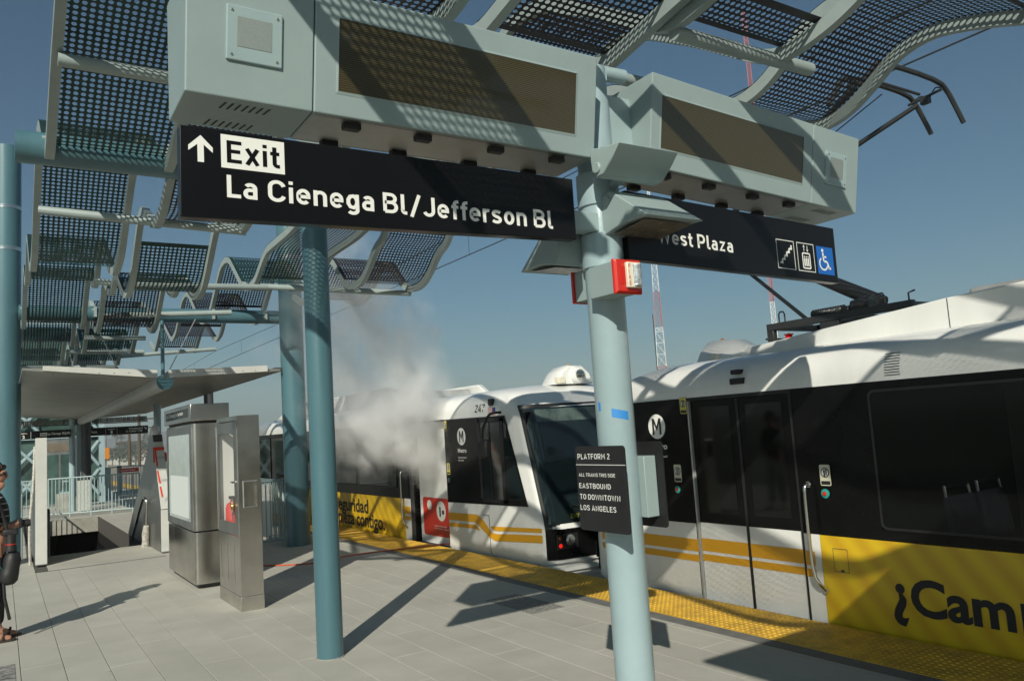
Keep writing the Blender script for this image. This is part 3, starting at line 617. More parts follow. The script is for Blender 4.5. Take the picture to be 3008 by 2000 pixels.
def pictogram(par, y, z, m='stickerw', w=.05, h=.085, x=5.6485):
    m_ = MB(); flat(m_, rrect(-y - w, z - h, -y + w, z + h, .012), SIDE, x); disc(m_, -y, z + h * .25, w * .8, SIDE, x - .001, 1); disc(m_, -y, z + h * .25, w * .62, SIDE, x - .002, 2)
    flat(m_, [(-y - w * .25, z - .01), (-y + w * .05, z - .01), (-y + w * .05, z + .045), (-y - w * .25, z + .045)], SIDE, x - .003, 1); flat(m_, [(-y + w * .15, z), (-y + w * .38, z), (-y + w * .38, z + .05), (-y + w * .15, z + .05)], SIDE, x - .003, 1)
    flat(m_, [(-y - w * .85, z - h * .9), (-y + w * .85, z - h * .9), (-y + w * .85, z - h * .55), (-y - w * .85, z - h * .55)], SIDE, x - .001, 1)
    m_.build('door_pictogram', [m, 'matblack', 'reflwhite'], par, smooth=False)
def button(par, y, z, r=.035, x=5.65):
    m_ = MB(); m_.lathe([(r, 0), (r, -.008), (r * .55, -.012), (r * .55, -.0121)], (x, y, z), 'X', 20, 0); m_.lathe([(r * .5, -.011), (r * .42, -.019), (0, -.02)], (x, y, z), 'X', 16, 1); m_.build('door_button', ['green', 'red'], par)
def window(par, y0, y1, z0, z1, glass='trainglass'):
    m_ = MB(); P = rrect(-max(y0, y1), z0, -min(y0, y1), z1, .05); Q = rrect(-max(y0, y1) + .02, z0 + .02, -min(y0, y1) - .02, z1 - .02, .04); n = len(P)
    m_.add([SIDE(u, v, 5.6475) for u, v in P + Q], [(i, (i + 1) % n, n + (i + 1) % n, n + i) for i in range(n)]); fr = m_.build('window', 'matblack', par, smooth=False)
    flat(MB(), Q, SIDE, 5.649).build('pane', glass, fr, smooth=False)
def grab(par, y, z0, z1, dy=.05):
    m_ = MB(); m_.tube(chaikin([(5.65, y - .0, z1), (5.59, y + .0, z1), (5.585, y + .0, z1 - .08), (5.585, y + .0, z0 + .14), (5.60, y - dy * .8, z0 + .05), (5.65, y - dy, z0)], 2), .0155, 12); m_.lathe([(0, -.012), (.026, -.012), (.026, 0), (0, 0)], (5.65, y, z1), 'X', 14); m_.lathe([(0, -.012), (.026, -.012), (.026, 0), (0, 0)], (5.65, y - dy, z0), 'X', 14); m_.build('grab_handle', 'chrome', par)
FAR = lambda y: y
NEAR = lambda y: 15.54 - y
# ---------------------------------------------------------------- car 247, beyond the gap
far = light_rail_car('white light rail car 247 with its cab end showing and steam at its door', FAR, {'core': [(8.6, 10.80), (12.10, 34)]}, 34, 10.79, True)
MB().box((6.35, 10.80, -.75), (8.26, 12.10, 1.9)).build('vestibule_wall', 'matblack', far, smooth=False)
MB().box((5.66, 10.80, -.75), (6.35, 12.10, -.04)).build('vestibule_floor', 'steeldark', far, smooth=False)
MB().box((5.80, 10.86, -.03), (5.84, 12.03, 1.88)).build('inner_door_panel', 'trainwhite', far, smooth=False)
m_ = MB(); flat(m_, rrect(-11.93, .09, -10.99, .685, .05), SIDE, 5.797)
disc(m_, -11.70, .565, .08, SIDE, 5.796, 1); disc(m_, -11.30, .485, .155, SIDE, 5.795, 1); flat(m_, [(-11.36, .40), (-11.31, .40), (-11.31, .55), (-11.36, .55)], SIDE, 5.794, 2); flat(m_, [(-11.27, .44), (-11.20, .44), (-11.20, .50), (-11.27, .50)], SIDE, 5.794, 2)
put_text(m_, 'Como reportar', (-11.55, .235, -11.12, .262), SIDE, 5.794, .02, 1, 1); put_text(m_, 'de manera segura', (-11.55, .195, -11.06, .222), SIDE, 5.794, .02, 1, 1); put_text(m_, 'Llame al 911', (-11.5, .125, -11.12, .15), SIDE, 5.794, .02, 1, 1) if False else None
m_.build('safety_poster', ['redposter', 'white', 'matblack'], far, smooth=False)
# black side glazing of the cab, cut on the slant of the screen pillar
side_poly(far, 'cab_side_panel', 'trainblack', [(10.785, .665), (8.60, .70), (9.035, 1.885), (10.785, 1.895)], 5.654)
side_poly(far, 'cab_window', 'cabglass', [(9.70, .76), (9.17, .765), (9.17, 1.80), (9.70, 1.81)], 5.650)
side_poly(far, 'cab_window', 'cabglass', [(9.08, .77), (8.66, .775), (9.02, 1.76), (9.08, 1.80)], 5.650)
m_ = MB()
for a, b, c_, d_ in ((9.76, 9.70, .72, 1.86), (9.17, 9.09, .72, 1.86), (9.76, 9.09, 1.81, 1.86), (9.76, 9.09, .715, .76), (9.46, 9.44, .76, 1.81)): m_.box((5.642, b, c_), (5.652, a, d_))
m_.build('cab_window_frame', 'matblack', far, smooth=False)
logo(far, 10.246, 1.63, .125, 5.6475)
pictogram(far, 10.70, 1.16, 'sticker'); pictogram(far, 10.73, 1.80, 'sticker', .04, .075); button(far, 10.70, .99)
thick = [(10.785, .52), (9.97, .535), (9.80, .49), (9.575, .235), (9.45, .20), (8.33, .27), (8.33, .37), (9.42, .305), (9.56, .35), (9.72, .50)]
side_poly(far, 'stripe', 'yelstripe', [(10.785, .405), (10.785, .515), (9.93, .53), (9.78, .475), (9.55, .31), (9.43, .30), (8.33, .368), (8.33, .272), (9.46, .205), (9.60, .235), (9.86, .36), (9.99, .42)], 5.6535)
side_poly(far, 'stripe', 'yelstripe', [(10.785, .31), (10.785, .365), (10.0, .385), (9.86, .325), (9.92, .315), (10.0, .33)], 5.6535)
side_poly(far, 'stripe', 'yelstripe', [(9.60, .39), (8.33, .45), (8.33, .398), (9.44, .34), (9.50, .345)], 5.6535)
m_ = MB(); m_.box((5.652, 9.60, .535), (5.66, 9.79, .54)); m_.box((5.653, 9.60, .02), (5.66, 9.603, .54)); m_.build('access_panel_seam', 'steeldark', far, smooth=False)
# roof edge: number, flag, camera
on_roof = lambda u, v, d: (roof_x(v) - d, -u, v)
put_sign(MB(), '247', (-9.85, 1.955, -9.57, 2.07), on_roof, .004).build('car_number', 'matblack', far, smooth=False)
m_ = MB()
for k in range(13): flat(m_, [(-9.47, 1.90 + k * .0082), (-9.27, 1.90 + k * .0082), (-9.27, 1.90 + (k + 1) * .0082), (-9.47, 1.90 + (k + 1) * .0082)], on_roof, .004, k % 2)
flat(m_, [(-9.355, 1.95), (-9.27, 1.95), (-9.27, 2.0066), (-9.355, 2.0066)], on_roof, .006, 2); m_.build('flag_decal', ['red', 'white', mat('flag blue', (.02, .04, .22), .5)], far, smooth=False)
MB().box((5.64, 9.34, 2.035), (5.70, 9.43, 2.125)).build('side_camera', 'matblack', far, bevel=.008)
m_ = MB(); m_.tube(chaikin([(5.70, 9.14, 1.93), (5.52, 9.14, 1.93), (5.47, 9.18, 1.88), (5.45, 9.30, 1.70), (5.45, 9.30, 1.58)], 2), .018, 10); mi = m_.build('mirror_arm', 'matblack', far)
MB().box((5.40, 9.16, 1.33), (5.50, 9.40, 1.58)).build('mirror_head', 'matblack', far, bevel=.03)
m_ = MB(); m_.tube([(6.05, 8.20, .70), (6.3, 8.17, .655), (6.6, 8.14, .66)], .009, 6); m_.build('wiper', 'matblack', far)
put_text(MB(), 'EXPO', (6.0, .545, 6.22, .60), lambda u, v, d: (u, 8.172 - d, v), .0, .02).build('run_number', mat('dim green text', (.30, .30, .05), .4), far, smooth=False)
# beyond the open door
panel(far, 'door_pillar', 'trainwhite', 12.12, 12.34, -.6, .655); panel(far, 'stripe', 'yelstripe', 12.12, 12.34, .41, .53, 5.655, .004); panel(far, 'stripe', 'yelstripe', 12.12, 12.34, .31, .37, 5.655, .004)
panel(far, 'door_frame', 'steeldark', 12.06, 12.12, -.6, 1.9, 5.665); grab(far, 12.30, .2, 1.1)
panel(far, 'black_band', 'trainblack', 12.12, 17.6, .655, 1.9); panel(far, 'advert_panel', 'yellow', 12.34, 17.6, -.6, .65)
for a, b in ((12.6, 14.3), (14.42, 16.0), (16.1, 17.45)): window(far, a, b, .82, 1.80)
m_ = MB(); put_text(m_, 'La seguridad', (-16.15, .235, -13.92, .565), SIDE, 5.655, .022); put_text(m_, 'empieza contigo.', (-16.0, -.02, -13.2, .31), SIDE, 5.655, .022); m_.build('advert_lettering', 'matblack', far, smooth=False)
panel(far, 'side_panel', 'trainwhite', 17.6, 34, -.6, .655); panel(far, 'black_band', 'trainblack', 17.62, 34, .658, 1.9)
panel(far, 'stripe', 'yelstripe', 17.7, 34, .41, .53, 5.655, .004); panel(far, 'stripe', 'yelstripe', 17.7, 34, .31, .37, 5.655, .004)
for a, b in ((18.9, 20.0), (20.1, 21.2), (22, 24), (24.2, 26.2)): window(far, a, b, .78, 1.82)
pictogram(far, 18.65, 1.75, 'sticker', .04, .075); pictogram(far, 18.65, 1.45, 'sticker', .04, .075)
m_ = MB(); P = [(20.6, 2.26), (20.2, 2.38), (19.6, 2.58), (13.5, 2.58), (13.0, 2.3), (13, 2.26)]; m_.prism(P, YZ, 5.98, 6.10); m_.prism(P, YZ, 7.87, 7.99); m_.build('roof_shroud', 'trainwhite', far, bevel=.02)
MB().box((6.2, 13.6, 2.3), (7.77, 20.0, 2.5)).build('roof_equipment', 'galv', far, bevel=.02)
# ---------------------------------------------------------------- the nearer car
near = light_rail_car('nearest light rail car with closed black doors and raised pantograph', NEAR, {'core': [(-24, -1.9), (3.95, 7.0)]}, 39.5, 9.86, False)
panel(near, 'black_band', 'trainblack', -24, -1.75, .695, 1.9); panel(near, 'black_band', 'trainblack', 3.72, 4.44, .695, 1.9); panel(near, 'black_band', 'trainblack', -1.75, 3.72, .695, .775); panel(near, 'black_band', 'trainblack', -1.75, 3.72, 1.838, 1.9)
for a, b in ((1.9, 2.05), (.05, .2)): panel(near, 'black_band', 'trainblack', a, b, .775, 1.838)
m_ = MB(); m_.box((5.705, -1.9, -.75), (8.265, 3.95, 0)); m_.box((5.705, -1.9, 1.87), (8.265, 3.95, 1.9)); m_.box((8.22, -1.9, 0), (8.265, 3.95, .85)); m_.box((8.22, -1.9, 1.72), (8.265, 3.95, 1.87))
for a, b in ((-1.9, -1.5), (-.2, .3), (1.6, 2.1), (3.4, 3.95)): m_.box((8.22, a, .85), (8.265, b, 1.72))
m_.build('interior_shell', mat('dim interior lining', (.22, .22, .21), .7), near, smooth=False)
for a, b in ((-1.5, -.2), (.3, 1.6), (2.1, 3.4)): MB().box((8.235, a, .85), (8.24, b, 1.72)).build('far_window', 'tintglass', near, smooth=False)
for x in (6.0, 6.45, 7.5, 7.95):
    for y in (-1.0, 0, 1.0, 2.0, 3.0):
        m_ = MB(); m_.box((x - .2, y - .2, .38), (x + .2, y + .22, .46)); m_.prism([(y + .2, .46), (y + .27, 1.02), (y + .32, 1.02), (y + .26, .40)], YZ, x - .19, x + .19); st_ = m_.build('seat', mat('seat cloth', (.03, .035, .06), .9), near, smooth=False, bevel=.02)
        MB().tube([(x - .17, y + .29, .98), (x - .16, y + .31, 1.09), (x + .16, y + .31, 1.09), (x + .17, y + .29, .98)], .013, 6).build('seat_rail', 'chrome', st_)
m_ = MB()
for y in (.6, 2.5): m_.tube([(6.75, y, 0), (6.75, y, 1.87)], .017, 8)
m_.build('grab_pole', 'chrome', near)
panel(near, 'black_band', 'trainblack', 5.68, 6.9, .69, 1.898, 5.654, .012)
panel(near, 'door_header', 'matblack', 4.44, 5.68, 1.868, 1.9)
for a, b, g_ in ((4.475, 5.055, 1), (5.065, 5.645, 0)):
    d = panel(near, 'door', 'trainwhite', a, b, -.02, .70, 5.685, .02); panel(near, 'door_upper', 'trainblack', a, b, .702, 1.862, 5.685, .02)
    side_poly(near, 'door_pane', 'trainglass', [(b - .09, .80), (a + .09, .80), (a + .09, 1.80), (b - .09, 1.80)], 5.6825)
    panel(near, 'stripe', 'yelstripe', a, b, .435, .552, 5.681, .003); panel(near, 'stripe', 'yelstripe', a, b, .342, .405, 5.681, .003)
panel(near, 'door_seal', 'matblack', 5.045, 5.075, -.02, 1.86, 5.679, .004)
panel(near, 'door_frame', 'galv', 5.648, 5.668, -.02, 1.868, 5.657, .03); panel(near, 'door_frame', 'matblack', 4.45, 4.473, -.02, 1.868, 5.667, .03)
panel(near, 'door_sill', 'galv', 4.44, 5.66, -.06, -.022, 5.64, .05)
panel(near, 'door_pillar', 'trainwhite', 4.295, 4.445, -.6, .692); panel(near, 'stripe', 'yelstripe', 4.355, 4.445, .435, .552, 5.655, .004); panel(near, 'stripe', 'yelstripe', 4.355, 4.445, .342, .405, 5.655, .004)
panel(near, 'stripe', 'yelstripe', 5.67, 7.14, .425, .54, 5.6545, .004); panel(near, 'stripe', 'yelstripe', 5.67, 7.14, .33, .392, 5.6545, .004)
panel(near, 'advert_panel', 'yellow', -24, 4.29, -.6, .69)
grab(near, 4.335, .25, 1.10, .06)
logo(near, 6.106, 1.637, .125, 5.6475)
pictogram(near, 5.86, 1.168); pictogram(near, 5.708, 1.828, 'sticker', .045, .08); pictogram(near, 4.17, 1.178); button(near, 5.879, 1.009); button(near, 4.184, 1.03, .038)
for a, b in ((2.05, 3.72), (.2, 1.9), (-1.7, .05)): window(near, a, b, .775, 1.838, 'tintglass')
window(near, -4.6, -2.9, .775, 1.838)
m_ = MB(); put_text(m_, '\u00bf', (-3.70, .075, -3.58, .385), SIDE, 5.656, .03); put_text(m_, 'Cam', (-3.552, .165, -2.83, .44), SIDE, 5.656, .03); put_text(m_, 'p', (-2.79, .085, -2.57, .366), SIDE, 5.656, .03); put_text(m_, 'artes?', (-2.55, .165, -1.4, .44), SIDE, 5.656, .03) if False else None
m_.build('advert_lettering', 'matblack', near, smooth=False)
m_ = MB(); P = rrect(-4.18, .41, -4.045, .595, .008, 2); Q = rrect(-4.176, .414, -4.049, .591, .008, 2); n = len(P); m_.add([SIDE(u, v, 5.6575) for u, v in P + Q], [(i, (i + 1) % n, n + (i + 1) % n, n + i) for i in range(n)]); flat(m_, [(-4.12, .413), (-4.09, .413), (-4.09, .43), (-4.12, .43)], SIDE, 5.657); m_.build('fuel_flap_seam', 'steeldark', near, smooth=False)
MB().box((5.63, 4.965, 2.075), (5.72, 5.055, 2.118)).build('side_camera', 'matblack', near, bevel=.008)
MB().box((5.65, 4.93, 1.985), (5.69, 5.09, 2.04)).build('marker_plate', 'matblack', near, bevel=.003)
MB().box((5.645, 6.70, 1.96), (5.70, 6.76, 2.08)).build('side_camera', 'matblack', near, bevel=.008)
m_ = MB()
for k in range(9): z = 1.935 + k * .0205; m_.add([(roof_x(zz) - .003 - o, y, zz) for zz, o in ((z, 0), (z + .006, .0)) for y in (3.44, 3.565)], [(0, 1, 3, 2)])
m_.build('vent_grille', 'matblack', near, smooth=False)
m_ = MB(); P = [(5.47, 2.26), (5.40, 2.375), (3.4, 2.535), (2.0, 2.60), (-6, 2.62), (-6, 2.26)]; m_.prism(P, YZ, 6.36, 6.44); m_.prism(P, YZ, 7.53, 7.61); m_.build('roof_shroud', 'trainwhite', near, bevel=.012)
m_ = MB()
for x in (6.36,): m_.box((x - .002, 3.395, 2.29), (x + .01, 3.402, 2.53))
m_.build('shroud_joint', 'steeldark', near, smooth=False)
MB().box((6.5, -3, 2.3), (7.47, 3.3, 2.60)).build('roof_equipment', 'galv', near, bevel=.03)
# pantograph
pg = MB()
for x in (6.62, 7.35): pg.box((x - .03, 3.82, 2.53), (x + .03, 5.38, 2.60)); pg.box((x - .03, 5.3, 2.42), (x + .03, 5.38, 2.53)); pg.box((x - .03, 4.55, 2.46), (x + .03, 4.75, 2.53))
for y in (3.9, 4.6, 5.34): pg.box((6.65, y - .04, 2.535), (7.32, y + .04, 2.595))
pg.box((6.58, 5.36, 2.44), (7.4, 5.40, 2.46)); pf = pg.build('pantograph_base', 'panto', near, bevel=.006)
m_ = MB()
for x in (6.72, 6.84): m_.lathe([(.0, 0), (.05, 0)] + [(.05 - .012 * (k % 2), .014 * k) for k in range(1, 26)] + [(0, .36)], (x, 4.56, 2.63), 'Y', 14)
m_.build('spring', 'panto', pf)
MB().lathe([(0, -.1), (.07, -.1), (.07, .02), (.055, .03), (.055, .1), (0, .1)], (6.8, 4.42, 2.66), 'Y', 18).build('drive_motor', 'panto', pf)
m_ = MB()
for y in (5.2, 4.12): m_.tube([(6.62, y - .035, 2.6), (6.62, y - .035, 2.68), (6.62, y - .02, 2.705), (6.62, y + .02, 2.705), (6.62, y + .035, 2.68), (6.62, y + .035, 2.6)], .008, 6)
m_.tube([(6.62, 3.86, 2.55), (6.62, 3.86, 2.665), (6.62, 3.80, 2.68)], .009, 6); m_.build('lifting_eye', 'panto', pf)
m_ = MB(); m_.lathe([(0, 0), (.05, 0), (.03, .02), (.05, .04), (.03, .06), (.05, .08), (0, .09)], (6.70, 5.2, 2.40), 'Z', 14); m_.build('insulator', 'redlamp', pf)
m_ = MB(); m_.tube([(6.985, 4.33, 2.66), (6.985, 4.9, 2.985), (6.985, 6.25, 3.79)], [.075, .068, .05], 14); m_.build('lower_arm', 'panto', pf)
m_ = MB(); m_.tube([(6.985, 5.12, 2.58), (6.985, 6.35, 3.70)], .022, 8); m_.build('thrust_rod', 'panto', pf)
m_ = MB()
for sx in (-1, 1): m_.tube([(6.985 + sx * .08, 6.25, 3.79), (6.985 + sx * .50, 4.05, 4.58)], [.034, .024], 10)
m_.tube([(6.9, 6.25, 3.79), (7.07, 6.25, 3.79)], .05, 12); m_.tube([(6.985, 6.3, 3.85), (6.985, 4.1, 4.62)], .007, 6); m_.build('upper_arm', 'panto', pf)
m_ = MB()
for y in (3.80, 4.12): m_.tube(chaikin([(6.17, y, 4.38), (6.28, y, 4.52), (6.40, y, 4.66), (6.52, y, 4.705), (6.985, y, 4.72), (7.45, y, 4.705), (7.57, y, 4.64), (7.69, y, 4.50), (7.80, y, 4.36)], 1), .024, 8)
m_.tube([(6.6, 3.96, 4.63), (7.37, 3.96, 4.63)], .014, 8)
for sx in (-1, 1):
    x = 6.985 + sx * .5; m_.tube([(x, 3.80, 4.64), (x, 4.14, 4.61)], .014, 8); m_.box((x - .03, 3.93, 4.56), (x + .03, 4.01, 4.63)); m_.tube(chaikin([(x, 3.82, 4.66), (x + .03, 3.88, 4.70), (x + .03, 3.95, 4.60), (x, 4.0, 4.66), (x, 4.1, 4.62)], 2), .007, 6)
m_.build('contact_head', 'panto', pf)
# overhead line
t = thing('overhead_line', 'dark overhead contact wire and catenary running above the train', 'overhead wire', (6.985, 0, 4.76))
MB().tube([(6.985, -40, 4.80), (6.985, 120, 4.80)], .0095, 6).build('contact_wire', 'wire', t)
MB().tube([(6.985, -40 + k * 8, 5.22 + (.0 if k % 3 else .12)) for k in range(21)], .0085, 6).build('messenger_wire', 'wire', t)
m_ = MB()
for k in range(20): m_.tube([(6.985, -36 + k * 8, 4.80), (6.985, -36 + k * 8, 5.26)], .004, 5)
m_.build('dropper', 'wire', t)

# ================================================================== SIGN POLE AND WHAT HANGS ON IT
PX, PY = 2.928, 3.50
pole = thing('sign_pole', 'pale aqua pole in the foreground carrying signs lamps and displays', 'pole', (PX, PY, 0))
MB().lathe([(0, 0), (.108, 0), (.108, 2.45), (.110, 2.46), (.110, 3.0), (.108, 3.01), (.106, 3.60), (.10, 3.63), (.10, 3.80), (0, 3.80)], (PX, PY, 0), 'Z', 44).build('shaft', 'aquapole', pole, ang=30)
MB().lathe([(0, 0), (.15, 0), (.15, .015), (.108, .025)], (PX, PY, 0), 'Z', 36).build('base_plate', 'galv', pole)
for a, b in (((2.60, 3.421, 2.80), (2.86, 3.52, 2.91)), ((3.00, 3.421, 2.78), (3.14, 3.52, 2.90)), ((2.72, 3.43, 3.22), (2.86, 3.57, 3.66)), ((3.0, 3.43, 3.22), (3.2, 3.57, 3.64))): MB().box(a, b).build('sign_arm', 'aqua', pole, bevel=.008)
for zz in (3.06, 2.70): MB().lathe([(.111, zz - .10), (.122, zz - .095), (.122, zz + .095), (.111, zz + .10)], (PX, PY, 0), 'Z', 36).build('collar', 'aquapole', pole, ang=30)
m_ = MB(); m_.tube([(PX, PY - .02, 3.79), (PX + .25, 3.48, 3.80)], .045, 16); m_.box((PX - .07, PY - .08, 3.72), (PX + .07, PY + .02, 3.80)); m_.build('canopy_bracket', 'aquapole', pole)

# hanging sign boards --------------------------------------------------
SY = 3.36; SK = SY / 3.46
sp2 = lambda x, z: (x * SK, 1.74 + (z - 1.74) * SK)
def board(name, label, quad, th, m='black'):
    (a, b, c, d) = quad                          # TL, BL, BR, TR as (x, z) in the front plane
    t = thing(name, label, 'sign', ((a[0] + d[0]) / 2, 3.49, (a[1] + b[1]) / 2), 'hanging direction sign boards')
    MB().prism([sp2(*q) for q in (a, b, c, d)], XZ, SY, SY + th).build('board', m, t, bevel=.004, smooth=False)
    return t
F1 = lambda u, v, d: (u * SK, SY - .0015 - d, 1.74 + (v - 1.74) * SK)
s1 = board('direction_sign', 'black exit sign board pointing up to La Cienega and Jefferson', [(.632, 3.098), (.628, 2.697), (2.716, 2.752), (2.717, 3.102)], .06)
m_ = MB()
flat(m_, [(.702, 2.944), (.728, 2.944), (.728, 3.022), (.765, 2.990), (.765, 3.013), (.7155, 3.063), (.665, 3.013), (.665, 2.990), (.702, 3.022)], F1, 0)
m_.build('arrow', ['reflwhite', 'black'], s1, smooth=False); m_ = MB()
flat(m_, [(.799, 2.931), (1.076, 2.931), (1.076, 3.081), (.799, 3.081)], F1, 0)
put_sign(m_, 'Exit', (.823, 2.952, 1.054, 3.057), F1, .001, 1)
m_.build('exit_panel', ['reflwhite', 'black'], s1, smooth=False); m_ = MB()
put_sign(m_, 'La Cienega Bl/Jefferson Bl', (.820, 2.774, 2.556, 2.908), F1, 0)
m_.build('lettering', ['reflwhite', 'black'], s1, smooth=False)
s2 = board('direction_sign', 'black West Plaza sign board with stairs lift and wheelchair symbols', [(3.10, 3.080), (3.096, 2.666), (5.066, 2.606), (5.073, 3.010)], .06)
sl = -.0345; F2 = lambda u, v, d: F1(u, 2.876 + sl * (u - 3.1) + v, d)
m_ = MB()
put_sign(m_, 'West Plaza', (3.338, -.095, 3.988, .010), F2, 0)
m_.build('lettering', 'reflwhite', s2, smooth=False); m_ = MB()
flat(m_, [(3.16, .03), (3.47, .03), (3.47, .165), (3.16, .165)], F2, 0); put_sign(m_, 'Exit', (3.19, .05, 3.44, .148), F2, .001, 1)
m_.build('exit_panel', ['reflwhite', 'black'], s2, smooth=False)
def sym_frame(m_, a, b):
    P = [(a, -.147), (b, -.147), (b, .055), (a, .055)]; Q = [(a + .005, -.142), (b - .005, -.142), (b - .005, .05), (a + .005, .05)]
    m_.add([F2(u, v, 0) for u, v in P + Q], [(i, (i + 1) % 4, 4 + (i + 1) % 4, 4 + i) for i in range(4)])
m_ = MB(); sym_frame(m_, 4.420, 4.605); x, z = 4.447, -.112                                       # stair symbol
for k in range(5): flat(m_, [(x, z), (x + .028, z), (x + .028, z + .014), (x, z + .014)], F2, 0); flat(m_, [(x + .016, z), (x + .030, z), (x + .030, z + .033), (x + .016, z + .033)], F2, .0004); x += .026; z += .026
m_.build('stairs_symbol', 'reflwhite', s2, smooth=False); m_ = MB(); sym_frame(m_, 4.634, 4.818)
a = 4.684                                                                        # lift symbol
P = rrect(a, -.128, a + .088, -.012, .014); Q = rrect(a + .010, -.118, a + .078, -.022, .006); n = len(P)
m_.add([F2(u, v, 0) for u, v in P + Q], [(i, (i + 1) % n, n + (i + 1) % n, n + i) for i in range(n)])
for k in range(3):
    cx = a + .024 + k * .02; flat(m_, [(cx - .007, -.108), (cx + .007, -.108), (cx + .007, -.052), (cx - .007, -.052)], F2, 0); disc(m_, cx, -.042, .006, F2, 0, 0, 1, 12)
for cx, s in ((a + .026, 1), (a + .062, -1)):
    cz = .018; flat(m_, [(cx - .003, cz - .020), (cx + .003, cz - .020), (cx + .003, cz + .020), (cx - .003, cz + .020)], F2, 0); flat(m_, [(cx - .014, cz + s * .006), (cx, cz + s * .024), (cx + .014, cz + s * .006), (cx, cz + s * .014)], F2, .0004)
m_.build('lift_symbol', 'reflwhite', s2, smooth=False); m_ = MB()
flat(m_, [(4.846, -.150), (5.030, -.150), (5.030, .050), (4.846, .050)], F2, 0, 2)  # wheelchair
a = 4.925; disc(m_, a - .012, .022, .0125, F2, .001, 0, 1, 16)
def stroke(P, wd=.0075):
    for (x0, z0), (x1, z1) in zip(P[:-1], P[1:]):
        l = math.hypot(x1 - x0, z1 - z0); nx, nz = -(z1 - z0) / l * wd, (x1 - x0) / l * wd; flat(m_, [(x0 + nx, z0 + nz), (x1 + nx, z1 + nz), (x1 - nx, z1 - nz), (x0 - nx, z0 - nz)], F2, .001)
stroke([(a - .010, .006), (a - .006, -.055), (a + .030, -.058), (a + .050, -.108), (a + .066, -.100)]); stroke([(a - .008, -.022), (a + .026, -.024)], .006)
stroke([(a - .012 + .043 * math.cos(R_(q)), -.075 + .043 * math.sin(R_(q))) for q in range(120, 350, 15)], .006)
m_.build('wheelchair_symbol', ['reflwhite', 'black', 'signblue'], s2, smooth=False)

